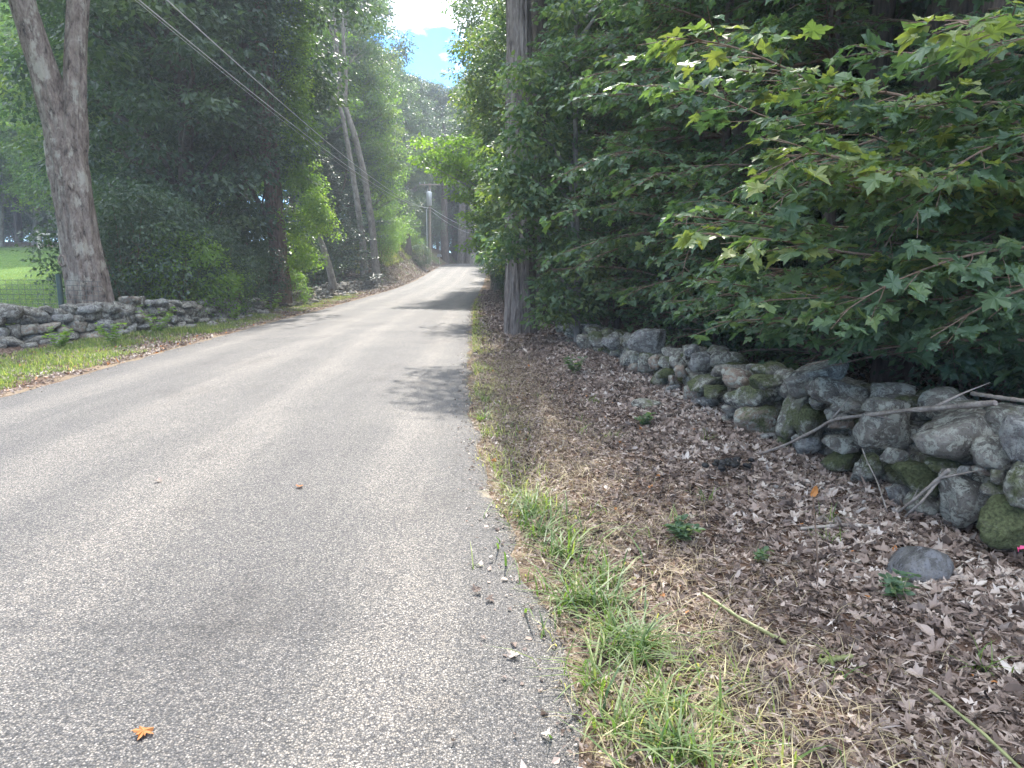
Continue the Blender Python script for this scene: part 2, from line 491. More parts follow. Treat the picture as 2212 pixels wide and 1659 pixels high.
def plain(name, c, rough=.6, metal=0.0, bump=0.0, var=.25, sc_=14):
    m, nt, N, L = newmat(name)
    o = N('ShaderNodeOutputMaterial'); p = N('ShaderNodeBsdfPrincipled')
    p.inputs['Roughness'].default_value = rough; p.inputs['Metallic'].default_value = metal
    tc = N('ShaderNodeTexCoord'); n = noise(N, L, sc_, 5, .6, tc.outputs['Object'])
    r = ramp(N, [(.3, tuple(q * (1 - var) for q in c)), (.7, tuple(q * (1 + var) for q in c))])
    L(n.outputs['Fac'], r.inputs['Fac']); L(r.outputs['Color'], p.inputs['Base Color'])
    if bump:
        b = N('ShaderNodeBump'); b.inputs['Strength'].default_value = bump; b.inputs['Distance'].default_value = .01
        L(n.outputs['Fac'], b.inputs['Height']); L(b.outputs[0], p.inputs['Normal'])
    L(p.outputs[0], o.inputs['Surface'])
    return m
M['pole'] = plain('weathered_pole_wood', (.25, .21, .17), .9, var=.3)
M['galv'] = plain('galvanised_grey_metal', (.52, .54, .56), .45, .2, var=.1)
M['wire'] = plain('cable_grey', (.42, .42, .43), .5, var=.1)
M['darkwire'] = plain('fence_wire', (.10, .11, .10), .5, .3, var=.1)
M['greenpost'] = plain('green_metal_post', (.035, .06, .05), .5, var=.2)
M['palewood'] = plain('pale_fence_wood', (.42, .38, .33), .9, var=.2)
M['pink'] = plain('pink_flagging', (.85, .10, .25), .5, var=.1)
M['black_lump'] = plain('lump_black', (.012, .011, .011), .7, bump=.8, var=.5, sc_=60)
M['stem'] = plain('cut_green_stem', (.20, .21, .09), .5, var=.25, sc_=30)
M['ceramic'] = plain('insulator', (.3, .3, .32), .3)
M['mailbox'] = plain('mailbox_paint', (.2, .21, .23), .4)

# ground: colour zones come from two vertex attributes (rnd: green amount, aux: sand amount)
def ground_mat():
    m, nt, N, L = newmat('forest_floor_soil')
    o = N('ShaderNodeOutputMaterial'); p = N('ShaderNodeBsdfPrincipled'); p.inputs['Roughness'].default_value = .95
    p.inputs['Specular IOR Level'].default_value = .1
    g = N('ShaderNodeNewGeometry'); co = g.outputs['Position']
    v = N('ShaderNodeTexVoronoi'); v.inputs['Scale'].default_value = 26; L(co, v.inputs['Vector'])
    sp = N('ShaderNodeSeparateColor'); L(v.outputs['Color'], sp.inputs[0])
    r = ramp(N, [(0, (.045, .028, .02)), (.5, (.11, .07, .05)), (.85, (.19, .13, .10)), (1, (.34, .27, .22))])
    L(sp.outputs[0], r.inputs['Fac'])
    n = noise(N, L, 60, 6, .7, co)
    mm = N('ShaderNodeMixRGB'); mm.blend_type = 'OVERLAY'; mm.inputs['Fac'].default_value = .7
    L(r.outputs['Color'], mm.inputs['Color1']); L(n.outputs['Fac'], mm.inputs['Color2'])
    ng = noise(N, L, 3, 8, .7, co)
    rg = ramp(N, [(.3, (.045, .085, .02)), (.5, (.085, .15, .035)), (.72, (.15, .21, .06))]); L(ng.outputs['Fac'], rg.inputs['Fac'])
    ngf = noise(N, L, 40, 4, .7, co)
    mg = N('ShaderNodeMixRGB'); mg.blend_type = 'OVERLAY'; mg.inputs['Fac'].default_value = .5; L(rg.outputs['Color'], mg.inputs['Color1']); L(ngf.outputs['Fac'], mg.inputs['Color2'])
    a = attr(N, 'rnd'); b_ = attr(N, 'aux')
    mx = N('ShaderNodeMixRGB'); L(a.outputs['Fac'], mx.inputs['Fac']); L(mm.outputs['Color'], mx.inputs['Color1']); L(mg.outputs['Color'], mx.inputs['Color2'])
    ns = noise(N, L, 90, 4, .7, co); rs = ramp(N, [(.35, (.17, .13, .09)), (.7, (.36, .29, .20))]); L(ns.outputs['Fac'], rs.inputs['Fac'])
    m2 = N('ShaderNodeMixRGB'); L(b_.outputs['Fac'], m2.inputs['Fac']); L(mx.outputs['Color'], m2.inputs['Color1']); L(rs.outputs['Color'], m2.inputs['Color2'])
    L(m2.outputs['Color'], p.inputs['Base Color'])
    b = N('ShaderNodeBump'); b.inputs['Strength'].default_value = .8; b.inputs['Distance'].default_value = .02
    L(n.outputs['Fac'], b.inputs['Height']); L(b.outputs[0], p.inputs['Normal'])
    L(p.outputs[0], o.inputs['Surface'])
    return m
M['ground'] = ground_mat()

def road_mat():
    m, nt, N, L = newmat('chip_seal_asphalt')
    o = N('ShaderNodeOutputMaterial'); p = N('ShaderNodeBsdfPrincipled'); p.inputs['Roughness'].default_value = .72
    p.inputs['Specular IOR Level'].default_value = .45
    g = N('ShaderNodeNewGeometry'); co = g.outputs['Position']
    v = N('ShaderNodeTexVoronoi'); v.inputs['Scale'].default_value = 135; L(co, v.inputs['Vector'])
    sp = N('ShaderNodeSeparateColor'); L(v.outputs['Color'], sp.inputs[0])
    r = ramp(N, [(0, (.06, .06, .065)), (.25, (.13, .128, .13)), (.55, (.21, .20, .19)), (.8, (.29, .265, .235)), (.93, (.38, .35, .315)), (1, (.48, .455, .42))])
    L(sp.outputs[0], r.inputs['Fac'])
    rd = ramp(N, [(.18, (1, 1, 1)), (.62, (.30, .30, .31))]); L(v.outputs['Distance'], rd.inputs['Fac'])
    mm = N('ShaderNodeMixRGB'); mm.blend_type = 'MULTIPLY'; mm.inputs['Fac'].default_value = 1; L(r.outputs['Color'], mm.inputs['Color1']); L(rd.outputs['Color'], mm.inputs['Color2'])
    # worn lighter wheel tracks and broad patches
    nb = noise(N, L, .55, 5, .6, co)
    tr = attr(N, 'rnd')
    wv = noise(N, L, 1, 5, .65, co, (3.2, .22, 1))
    ad = N('ShaderNodeMath'); ad.operation = 'MULTIPLY_ADD'; ad.inputs[1].default_value = .55; L(tr.outputs['Fac'], ad.inputs[0]); L(wv.outputs['Fac'], ad.inputs[2])
    rt = ramp(N, [(.35, (.80, .80, .83)), (.65, (1.0, 1.0, 1.0)), (1.0, (1.42, 1.39, 1.34))]); L(ad.outputs[0], rt.inputs['Fac'])
    m2 = N('ShaderNodeMixRGB'); m2.blend_type = 'MULTIPLY'; m2.inputs['Fac'].default_value = 1; L(mm.outputs['Color'], m2.inputs['Color1']); L(rt.outputs['Color'], m2.inputs['Color2'])
    rb = ramp(N, [(.3, (.74, .73, .73)), (.5, (.88, .86, .84)), (.7, (1.02, .99, .95))]); L(nb.outputs['Fac'], rb.inputs['Fac'])
    m3 = N('ShaderNodeMixRGB'); m3.blend_type = 'MULTIPLY'; m3.inputs['Fac'].default_value = 1; L(m2.outputs['Color'], m3.inputs['Color1']); L(rb.outputs['Color'], m3.inputs['Color2'])
    # a faint transverse joint across the lane close to the camera
    sx_ = N('ShaderNodeSeparateXYZ'); L(co, sx_.inputs[0])
    nj = noise(N, L, 1.6, 5, .6, co)
    j1 = N('ShaderNodeMath'); j1.operation = 'MULTIPLY_ADD'; j1.inputs[1].default_value = .28; j1.inputs[2].default_value = -2.93; L(nj.outputs['Fac'], j1.inputs[0])
    j2 = N('ShaderNodeMath'); j2.operation = 'ADD'; L(sx_.outputs['Y'], j2.inputs[0]); L(j1.outputs[0], j2.inputs[1])
    j3 = N('ShaderNodeMath'); j3.operation = 'ABSOLUTE'; L(j2.outputs[0], j3.inputs[0])
    rj = ramp(N, [(0, (.62, .62, .64)), (.045, (.86, .86, .87)), (.13, (1, 1, 1))]); L(j3.outputs[0], rj.inputs['Fac'])
    m3b = N('ShaderNodeMixRGB'); m3b.blend_type = 'MULTIPLY'; m3b.inputs['Fac'].default_value = .45; L(m3.outputs['Color'], m3b.inputs['Color1']); L(rj.outputs['Color'], m3b.inputs['Color2'])
    no = noise(N, L, .9, 6, .65, co, (1, .55, 1)); ro = ramp(N, [(.36, (.80, .79, .79)), (.46, (1, 1, 1))]); L(no.outputs['Fac'], ro.inputs['Fac'])
    m3c = N('ShaderNodeMixRGB'); m3c.blend_type = 'MULTIPLY'; m3c.inputs['Fac'].default_value = 1; L(m3b.outputs['Color'], m3c.inputs['Color1']); L(ro.outputs['Color'], m3c.inputs['Color2'])
    m3 = m3c
    # sand washed over the edges
    ed = attr(N, 'aux'); ns = noise(N, L, 7, 8, .72, co)
    a2 = N('ShaderNodeMath'); a2.operation = 'ADD'; L(ed.outputs['Fac'], a2.inputs[0]); L(ns.outputs['Fac'], a2.inputs[1])
    rsd = ramp(N, [(.86, (0, 0, 0)), (1.0, (1, 1, 1))]); 
    h = N('ShaderNodeMath'); h.operation = 'MULTIPLY'; h.inputs[1].default_value = .75; L(a2.outputs[0], h.inputs[0]); L(h.outputs[0], rsd.inputs['Fac'])
    nf = noise(N, L, 120, 3, .7, co); rf = ramp(N, [(.35, (.16, .13, .095)), (.65, (.34, .285, .21))]); L(nf.outputs['Fac'], rf.inputs['Fac'])
    m4 = N('ShaderNodeMixRGB'); L(rsd.outputs['Color'], m4.inputs['Fac']); L(m3.outputs['Color'], m4.inputs['Color1']); L(rf.outputs['Color'], m4.inputs['Color2'])
    L(m4.outputs['Color'], p.inputs['Base Color'])
    b = N('ShaderNodeBump'); b.inputs['Strength'].default_value = .75; b.inputs['Distance'].default_value = .006; b.invert = True
    L(v.outputs['Distance'], b.inputs['Height']); L(b.outputs[0], p.inputs['Normal'])
    L(p.outputs[0], o.inputs['Surface'])
    return m
M['road'] = road_mat()

# ------------------------------------------------------------------ ground sheet and road
xs = np.unique(np.concatenate([-np.geomspace(14, 420, 40), np.arange(-14, 6, 0.12), np.geomspace(6, 420, 44)]))
ys = np.unique(np.concatenate([-np.geomspace(1, 80, 16), np.arange(-1, 14, 0.1), np.arange(14, 40, 0.3), np.arange(40, 110, 0.8), np.geomspace(110, 520, 30)]))
X, Y = np.meshgrid(xs, ys)
Z = terr(X, Y)
dl = XL(Y) - X; dr = X - XR(Y)
lawn = smooth(dl, 4.5, 7) * (Y > 12) * (Y < 62)
lawn = np.maximum(lawn, smooth(-X, 14, 16) * (Y < 62))
green = 0.75 * smooth(n2(X, Y, 1.4, 21), -0.3, 0.35) * (smooth(dl, .35, .7) * (1 - smooth(dl, 2.0, 2.8)))
green = np.maximum(green, lawn)
gr = 0.22 * (1 - smooth(dr, .15, .75)) * (dr > 0) * smooth(n2(X, Y, 1.9, 25), -.2, .3)
green = np.maximum(green, gr)
sand = .8 * (1 - smooth(np.abs(dl - .0) + .28 * n2(X, Y, 1.6, 31), .0, .32)) * (dl > -.4)
sand = np.maximum(sand, (1 - smooth(np.abs(dr) + .12 * n2(X, Y, 2.2, 33), .0, .2)) * .35)
g = MB()
ny, nx = X.shape
i = (np.arange(ny - 1)[:, None] * nx + np.arange(nx - 1)[None]).ravel()
g.add(np.stack([X, Y, Z], -1).reshape(-1, 3), np.stack([i, i + 1, i + nx + 1, i + nx], -1), green.ravel(), True, np.clip(sand, 0, 1).ravel())
tag(g.build('ground', M['ground']), kind='structure')

yr = np.unique(np.concatenate([-np.geomspace(1, 60, 12), np.arange(-1, 20, 0.12), np.arange(20, 120, 0.5), np.geomspace(120, 200, 12)]))
tt = np.linspace(0, 1, 61)
Yr, Tr = np.meshgrid(yr, tt, indexing='ij')
xl = XL(Yr) + .06 * n2(Yr, Yr * 0, 2.1, 41) + .025 * n2(Yr, Yr * 0, 9, 42)
xr = XR(Yr) + .07 * n2(Yr, Yr * 0, 1.7, 43) + .03 * n2(Yr, Yr * 0, 7, 44)
Xr = xl + (xr - xl) * Tr
Zr = roadz(Yr) + .012 + .05 * (1 - (2 * Tr - 1) ** 2)
edge = np.minimum(Tr, 1 - Tr) * 6
edge[:, 0] = 0; edge[:, -1] = 0
Zr = Zr - .035 * (edge < .01)
trk = sum(np.exp(-((Tr - c) / wd) ** 2) for c, wd in ((.16, .05), (.42, .075), (.62, .06), (.88, .05)))
trk = np.clip(trk * .8, 0, 1)
dsl = np.exp(-Tr * 6 / .14); dsr = np.exp(-(1 - Tr) * 6 / .10)
sandr = .75 * dsl + .5 * dsr * smooth(n2(Yr, Yr * 0, .9, 47), -.2, .4)
sandr = np.maximum(sandr, .95 * np.exp(-(((Yr - 4.75) / .45) ** 2 + ((1 - Tr) * 6 / .22) ** 2)))
g = MB(); ny, nx = Xr.shape
i = (np.arange(ny - 1)[:, None] * nx + np.arange(nx - 1)[None]).ravel()
g.add(np.stack([Xr, Yr, Zr], -1).reshape(-1, 3), np.stack([i, i + 1, i + nx + 1, i + nx], -1), trk.ravel(), True, sandr.ravel())
tag(g.build('road', M['road']), kind='structure')

# ------------------------------------------------------------------ rocks
def ico(sub):
    import bmesh
    bm = bmesh.new(); bmesh.ops.create_icosphere(bm, subdivisions=sub, radius=1)
    v = np.array([x.co[:] for x in bm.verts]); f = np.array([[q.index for q in p.verts] for p in bm.faces])
    bm.free(); return v, f
ICO = {k: ico(k) for k in (2, 3, 4, 5)}
def rock(mb, c, size, seed, sub=3, rz=0.0, tilt=0.0, moss=0.0, ang=11, rough=.09, sharp=22):
    rs = np.random.default_rng(seed)
    v, f = ICO[sub]
    n = norm(rs.normal(0, 1, (ang, 3)))
    n = np.concatenate([n, [[0, 0, 1], [0, 0, -1]]])
    d = rs.uniform(.52, .95, len(n))
    dots = np.maximum(v @ n.T, 1e-3) / d
    r = (np.sum(dots ** sharp, -1)) ** (-1 / sharp)
    r = np.minimum(r, 1.15)
    p = v * r[:, None]
    p = p * (1 + rough * fbm(p * 2.3 + seed, seed, 3) + rough * .45 * fbm(p * 7 + seed, seed + 9, 3))[:, None]
    ext = (p.max(0) - p.min(0))
    p = (p - (p.max(0) + p.min(0)) / 2) / ext * np.asarray(size, float)
    ct, st = math.cos(tilt), math.sin(tilt)
    p = np.stack([p[:, 0] * ct + p[:, 2] * st, p[:, 1], -p[:, 0] * st + p[:, 2] * ct], -1)
    cz, sz = math.cos(rz), math.sin(rz)
    p = np.stack([p[:, 0] * cz - p[:, 1] * sz, p[:, 0] * sz + p[:, 1] * cz, p[:, 2]], -1)
    top = norm(p)[:, 2]
    mb.add(p + np.asarray(c, float), f, np.clip(moss + .18 * top, 0, 1), True)

# right wall: measured stones (zoom pixels) then filler
S = [(2165,590,165,195,.25,'g'),(2180,775,175,200,.55,'s'),(2110,935,280,240,.95,'s'),(1850,585,400,240,.1,'s'),(2045,640,200,135,.3,'s'),
(1910,835,235,250,.35,'s'),(1722,750,210,140,.95,'s'),(1565,545,215,165,.15,'s'),(1535,690,125,100,.75,'s'),(1515,735,150,95,.3,'s'),
(1640,655,105,70,.25,'s'),(1655,825,115,85,.2,'g'),(1745,865,135,110,.6,'s'),(1400,670,160,95,.85,'s'),(1415,607,155,62,.3,'s'),
(1285,520,150,155,.8,'s'),(1205,480,170,190,.55,'s'),(1180,600,95,105,.7,'s'),(1275,330,255,115,.1,'s',-.35),(1375,400,280,110,.2,'s',.3),
(1330,440,95,52,.3,'s'),(1435,445,130,66,.2,'s'),(1590,447,180,60,.55,'s'),(1405,484,120,48,.3,'s'),(1405,525,120,50,.2,'t'),(1275,612,140,85,.2,'g'),
(1020,408,265,105,.6,'s'),(975,332,155,85,.15,'t'),(1092,347,125,64,.7,'s'),(1045,512,200,150,.75,'t'),(962,467,100,42,.2,'s'),(940,517,80,75,.3,'s'),
(845,347,175,62,.75,'s'),(885,385,100,52,.9,'s'),(798,390,95,66,.3,'t'),(850,425,100,40,.3,'g'),(912,297,95,50,.4,'s'),(855,495,125,62,.5,'s'),
(665,345,100,64,.6,'s'),(690,308,110,44,.75,'s'),(745,300,62,52,.2,'t'),(722,338,45,40,.2,'t'),(718,368,60,28,.2,'g'),
(602,262,75,82,.5,'s'),(642,265,55,62,.3,'t'),(682,266,66,56,.5,'s'),(735,262,75,52,.4,'s'),(582,182,155,115,.15,'g'),(535,240,110,72,.4,'s'),
(550,288,55,42,.2,'t'),(825,262,95,85,.2,'g'),(800,215,75,55,.3,'g'),(392,165,58,70,.6,'s'),(340,182,64,70,.4,'s'),(450,185,75,55,.4,'g'),
(290,190,50,45,.4,'s'),(1110,590,100,60,.2,'g'),(1950,720,60,40,.3,'g'),(2080,745,70,60,.5,'s'),(2060,800,100,80,.6,'s'),(1830,700,130,60,.85,'s'),(2020,720,90,50,.2,'t')]
wall_r = empty('stone_wall', (wallX(6) + .3, 6, terr(2.4, 6)), 'mossy dry stone wall under the maple branches beside the leaf litter on the right', 'stone wall')
W0 = np.array(wall_r.location)
MAT = {'s': 'stone', 'g': 'stone_grey', 't': 'stone_tan'}
for k, s_ in enumerate(S):
    zx, zy, ww, hh, moss, mt = s_[:6]
    tilt = s_[6] if len(s_) > 6 else random.uniform(-.1, .1)
    u, v = 1080 + zx * .5117, 648 + zy * .5117
    d = ray(u, v)
    # intersect with the wall face plane X = 2.95 - .125 Y
    tpar = 2.95 / (d[0] + .125 * d[1])
    c = np.array([0, 0, CAMZ]) + d * tpar
    if c[1] > 13.5:
        q = 13.5 / c[1]; 
    Yd = c[1]
    pw = ww * .5117 * Yd / F; ph = hh * .5117 * Yd / F
    # wall is seen obliquely: spread along Y by the view angle
    if Yd > 7: pw = max(pw, ph * 1.0)
    dep = min(max(pw * .8, ph * .8), .6)
    c = c + np.array([dep * .30, 0, 0])
    zg = float(terr(c[0], c[1]))
    if c[2] - ph / 2 < zg - .12: pass
    mb = MB(); rock(mb, (0, 0, 0), (pw * 1.06, max(dep, pw * .75), ph * 1.08), 100 + k, 4 if ww > 110 else 3, random.uniform(-.3, .3), tilt, moss * .9, ang=8 if ww > 150 else 10, rough=.09)
    mb.build('stone', M[MAT[mt]], wall_r, c - W0)
fill = MB(); kk = 0
for yy in np.arange(2.4, 17, .17):
    hmax = float(np.interp(yy, [2.4, 4.2, 6, 8.5, 10, 13, 17], [.72, .66, .60, .48, .36, .38, .32]))
    z0 = float(terr(wallX(yy) + .3, yy)); z = z0
    while z < z0 + hmax - .08:
        h = random.uniform(.12, .22); wd = random.uniform(.2, .36)
        rock(fill, (wallX(yy) + .34 + random.uniform(-.05, .12), yy + random.uniform(-.06, .06), z + h / 2 - .03), (wd, wd * 1.1, h), 500 + kk, 3, random.uniform(0, 3), random.uniform(-.15, .15), random.uniform(.1, .7))
        z += h * .85; kk += 1
    for q in range(2):
        wd = random.uniform(.25, .45)
        rock(fill, (wallX(yy) + .62 + random.uniform(-.1, .25), yy, z0 + random.uniform(.1, hmax * .7)), (wd, wd, wd * .7), 900 + kk, 3, random.uniform(0, 3), 0, random.uniform(.2, .8)); kk += 1
fo = fill.build('stones', M['stone'], wall_r, (-W0[0], -W0[1], -W0[2]))
fo['kind'] = 'stuff'

# left wall: courses laid along its line
WL = np.array([(-13.5, 11.2), (-11.8, 12.9), (-10.3, 14.2), (-9.2, 16.0), (-8.85, 19), (-9.1, 23.8), (-9.35, 27.2)])
WL2 = np.array([(-9.45, 29.4), (-9.55, 33), (-9.6, 38), (-9.55, 44), (-9.5, 50)])
def lay_wall(line, name, label, hy, hh, courses, big, budget):
    base = line[len(line) // 2]
    root = empty(name, (base[0], base[1], float(terr(*base))), label, 'stone wall')
    B = np.array(root.location)
    seg = np.linalg.norm(np.diff(line, axis=0), axis=1); S_ = np.concatenate([[0], np.cumsum(seg)])
    out = []
    for face in (0, 1):
        s_ = 0.0
        zc = {}
        for cidx in range(courses):
            s_ = random.uniform(0, .2)
            while s_ < S_[-1]:
                x = np.interp(s_, S_, line[:, 0]); y = np.interp(s_, S_, line[:, 1])
                e = .05
                dx = np.interp(s_ + e, S_, line[:, 0]) - np.interp(s_ - e, S_, line[:, 0]); dy = np.interp(s_ + e, S_, line[:, 1]) - np.interp(s_ - e, S_, line[:, 1])
                a = math.atan2(dy, dx)
                wd = random.uniform(*big) * (1.1 if cidx in (0, courses - 1) else .9)
                H = float(np.interp(y, hy, hh)) * (1 + .12 * float(n2(s_, face, 1.2, 7)))
                ch = H / courses
                h = ch * random.uniform(.8, 1.5)
                z = cidx * ch + ch * .5 + random.uniform(-.05, .05)
                nx_, ny_ = math.sin(a), -math.cos(a)
                off = (.12 - .03 * cidx) * (1 if face == 0 else -1) + random.uniform(-.05, .05)
                if not (cidx == courses - 1 and random.random() < .33):
                    out.append((wd * h * (1.5 if face == 0 else .3) / y, x + nx_ * off + math.cos(a) * wd / 2, y + ny_ * off + math.sin(a) * wd / 2, z, wd, h, a, face))
                s_ += wd * .86
    out.sort(key=lambda q: -q[0])
    rest = MB()
    for k, (sc_, x, y, z, wd, h, a, face) in enumerate(out):
        zz = float(terr(x, y)) + z
        mt = random.choice(['stone_left', 'stone_left', 'stone_left', 'stone_tan', 'stone_grey'])
        args = ((wd * 1.12, wd * random.uniform(.7, 1), h), 3000 + k + int(base[1] * 10), 3, a + random.uniform(-.25, .25), random.uniform(-.24, .24), random.uniform(.0, .5))
        if k < budget:
            mb = MB(); rock(mb, (0, 0, 0), *args, ang=8)
            mb.build('stone', M[mt], root, np.array((x, y, zz)) - B)
        else:
            rock(rest, (x - B[0], y - B[1], zz - B[2]), *args, ang=8)
    # tumbled stones at the foot
    for k in range(int(S_[-1] * 2.0)):
        s_ = random.uniform(0, S_[-1]); x = np.interp(s_, S_, line[:, 0]) + random.uniform(.3, .75); y = np.interp(s_, S_, line[:, 1]) - random.uniform(0, .3)
        q = random.uniform(.12, .34)
        rock(rest, (x - B[0], y - B[1], float(terr(x, y)) - B[2] + q * .15), (q * 1.3, q, q * .6), 7000 + k, 2, random.uniform(0, 3))
    r_ = rest.build('stones', M['stone_left'], root); r_['kind'] = 'stuff'
    return root
lay_wall(WL, 'stone_wall', 'tumbledown grey fieldstone wall in front of the twin trunked tree on the left', [11, 14, 16, 20, 24, 27.2], [.85, .8, .8, .62, .55, .22], 4, (.22, .5), 99)
lay_wall(WL2, 'stone_wall', 'low dark stone wall running along the road past the ivy covered tree to the bank', [29, 31, 38, 50], [.45, .6, .65, .6], 4, (.22, .45), 80)

# lone rocks
def lone(name, u, v, Y_, size, seed, mat, label, moss=0.0, rz=0, **k):
    p = atY(u, v, Y_); p[2] = float(terr(p[0], p[1])) + size[2] * .25
    mb = MB(); rock(mb, (0, 0, 0), size, seed, 4, rz, 0, moss, **k)
    o = mb.build(name, mat, None, p); tag(o, label, 'rock'); return o
def gY(v, z=.05): 
    d = ray(1106, v); return d[1] * (CAMZ - z) / -d[2]
lone('rock', 1980, 1215, gY(1225), (.31, .34, .21), 31, M['slate'], 'smooth flat grey rock lying alone in the leaf litter below the wall', rz=.5, ang=5, rough=.04)
lone('rock', 1398, 868, gY(872), (.34, .30, .12), 37, M['stone'], 'small pale green lichened rock lying in the litter in front of the wall', .5)

# ------------------------------------------------------------------ trees, hand placed ones first
def trunk_obj(name, root, stems, mat, seg=18, rough=.10, flute=.0, n=46, seed=1):
    mb = MB()
    for k, (pts, rad) in enumerate(stems):
        p = resample(pts, n); s_ = np.linspace(0, 1, len(rad))
        tube(mb, p, np.interp(np.linspace(0, 1, n), s_, rad), seg, .5, rough, seed + k, flute=flute)
    return mb.build(name, mat, root)

# twin trunked old maple behind the left wall
b = atY(192, 650, 17.3); zb = float(terr(b[0], b[1]))
root = empty('twin_trunk_tree', (b[0], b[1], zb), 'old pale barked tree forking into two thick leaning trunks behind the left wall', 'tree')
o = np.array([b[0], b[1], zb])
def rel(u, v, Y_): return atY(u, v, Y_) - o
L1 = [rel(196, 660, 17.3), rel(186, 600, 17.3), rel(172, 520, 17.3), rel(158, 430, 17.3), rel(146, 350, 17.3), rel(140, 305, 17.3)]
st = [(L1, [.52, .47, .44, .43, .45, .42]),
      ([rel(140, 340, 17.3), rel(128, 260, 17.3), rel(104, 180, 17.2), rel(82, 110, 17.1), rel(55, 30, 17), rel(30, -60, 16.9), rel(-20, -260, 16.6), rel(-60, -520, 16.4)], [.34, .33, .30, .28, .27, .25, .18, .05]),
      ([rel(156, 350, 17.3), rel(160, 280, 17.35), rel(162, 200, 17.4), rel(164, 100, 17.45), rel(168, 0, 17.5), rel(172, -120, 17.6), rel(185, -330, 17.8), rel(200, -560, 18)], [.30, .27, .235, .225, .225, .2, .14, .04])]
trunk_obj('trunk', root, st, M['bark_old'], 72, .13, .13, 150, 3)
mb = MB()
kp = rel(134, 563, 16.9)
th = np.linspace(0, 2 * math.pi, 17)
tube(mb, np.stack([kp[0] + .075 * np.cos(th) - .02, kp[1] + .03 + 0 * th, kp[2] + .12 * np.sin(th)], -1), .03, 8, .5, .2)
mb.build('burl', M['bark_old'], root)
cb = MB(); wb = MB()
for k in range(90):
    a = random.uniform(0, 6.28); rr = random.uniform(1, 4.5)
    p = np.array([-2.4 + rr * math.cos(a), rr * math.sin(a), random.uniform(8.5, 17)])
    clumps(cb, [p], 1.5, 200, .15, LEAF_LO, .5, .5)
for k in range(14):
    a = random.uniform(0, 6.28)
    tube(wb, curve((-1.6 + random.uniform(-.5, .5), 0, random.uniform(9, 11)), (math.cos(a), math.sin(a), .9), 4, 10, 0, .2), np.linspace(.12, .02, 10), 6)
cb.build('crown', M['oak'], root); wb.build('limbs', M['bark_old'], root)

# big furrowed trunk right of the road, and the dark one beside it
def side_tree(name, u, vb, Y_, rads, label, mat, seed, lean=0, top=20, seg=40, flute=.1, crown=None, cx=3.0):
    b = atY(u, vb, Y_); zb = float(terr(b[0], b[1]))
    root = empty(name, (b[0], b[1], zb), label, 'tree')
    zz = np.array([-.15, .15, .6, 2, 5, 9, min(14, top - .8), top])
    pts = np.stack([lean * zz, 0 * zz + .1 * np.sin(zz * .5), zz], -1)
    trunk_obj('trunk', root, [(pts, rads)], mat, seg, .07, flute, 140, seed)
    return root
t6 = side_tree('roadside_tree', 1125, 715, 17.0, [.43, .37, .335, .315, .28, .26, .22, .06], 'tall straight tree with deeply furrowed grey trunk at the right road edge', M['bark_oak'], 21, -.008, 14.8, 72, .16)
t7 = side_tree('roadside_tree', 1160, 690, 19.4, [.34, .30, .27, .26, .25, .23, .2, .06], 'darker straight trunk standing just behind the furrowed tree on the right', M['bark_dark'], 25, -.004, 14.6)
cb = MB()
for k in range(70):
    x_ = random.uniform(-1.35, 1.6); p = np.array([x_, random.uniform(-1.2, 1.8), random.uniform(9.0, 10.6) if x_ < 0 else random.uniform(8.6, 14.5)])
    clumps(cb, [p], .5, 60, .13, LEAF_OVAL, .5, .5)
cb.build('crown', M['maple_far'], t6)
cb = MB(); clumps(cb, [np.array([random.uniform(.0, 2.4), random.uniform(-1.5, 1.5), random.uniform(9, 15)]) for k in range(60)], .7, 70, .14, LEAF_OVAL, .5, .5)
cb.build('crown', M['maple_far'], t7)
t8 = side_tree('roadside_tree', 1079, 622, 47, [.62, .52, .48, .45, .42, .35, .25, .06], 'thick trunk at the right road edge just before the road crest', M['bark_oak'], 27, 0, 20)

# ------------------------------------------------------------------ maples along the right wall
def maple(x, y, H, limbs, leaf, tpl, label, h0=.9, reach=2.3, mat='maple', tone=.5, tl=.6, ds=.12, ls=.075, trunk_r=.09, bark='bark_dark', faces=(95, 265), group='maples crowding the right wall', trunkonly=0, density=1.0, lseed=0, extra=None):
    zb = float(terr(x, y))
    root = empty('maple_tree', (x, y, zb), label, 'tree', group)
    tb = MB(); pts = curve((0, 0, -.1), (random.uniform(-.12, .02), random.uniform(-.1, .1), 1), H, 16, 0, .04)
    tube(tb, pts, np.linspace(trunk_r, .015, 16), 12, .5, .1, int(x * 10))
    lb = MB(); wb = MB()
    for k in range(limbs):
        fr = (k + random.random()) / limbs
        z = h0 + (H * .97 - h0) * fr
        i_ = min(15, max(0, int(z / H * 15)))
        p = pts[i_].copy()
        a = R(random.uniform(*faces)) + (0 if random.random() < .85 else math.pi)
        ln = reach * (1 - .45 * fr) * random.uniform(.65, 1.15)
        up = random.uniform(-.05, .55) + .2 * fr
        limb = curve(p, (math.cos(a), math.sin(a), up), ln, 12, .28, .25)
        low = np.where((limb[:, 2] + zb < 1.05) & (limb[:, 0] + x < wallX(limb[:, 1] + y) + .7))[0]
        if len(low): limb = limb[:low[0]]
        if len(limb) < 4: continue
        spray(lb, wb, limb, .012 + .006 * ln, leaf, tpl, tl, ds, ls, .12, tone + random.uniform(-.14, .14), density, org=np.array([x, y, zb]))
    if extra:
        for limb, r0, tn, t_l in extra:
            spray(lb, wb, np.asarray(limb) - np.array([x, y, zb]), r0, leaf, tpl, t_l, .09, .062, .08, tn, 1.25, droop=.45, org=np.array([x, y, zb]))
    tb.build('trunk', M[bark], root); wb.build('branches', M['twig'], root); lb.build('crown', M[mat], root)
    return root
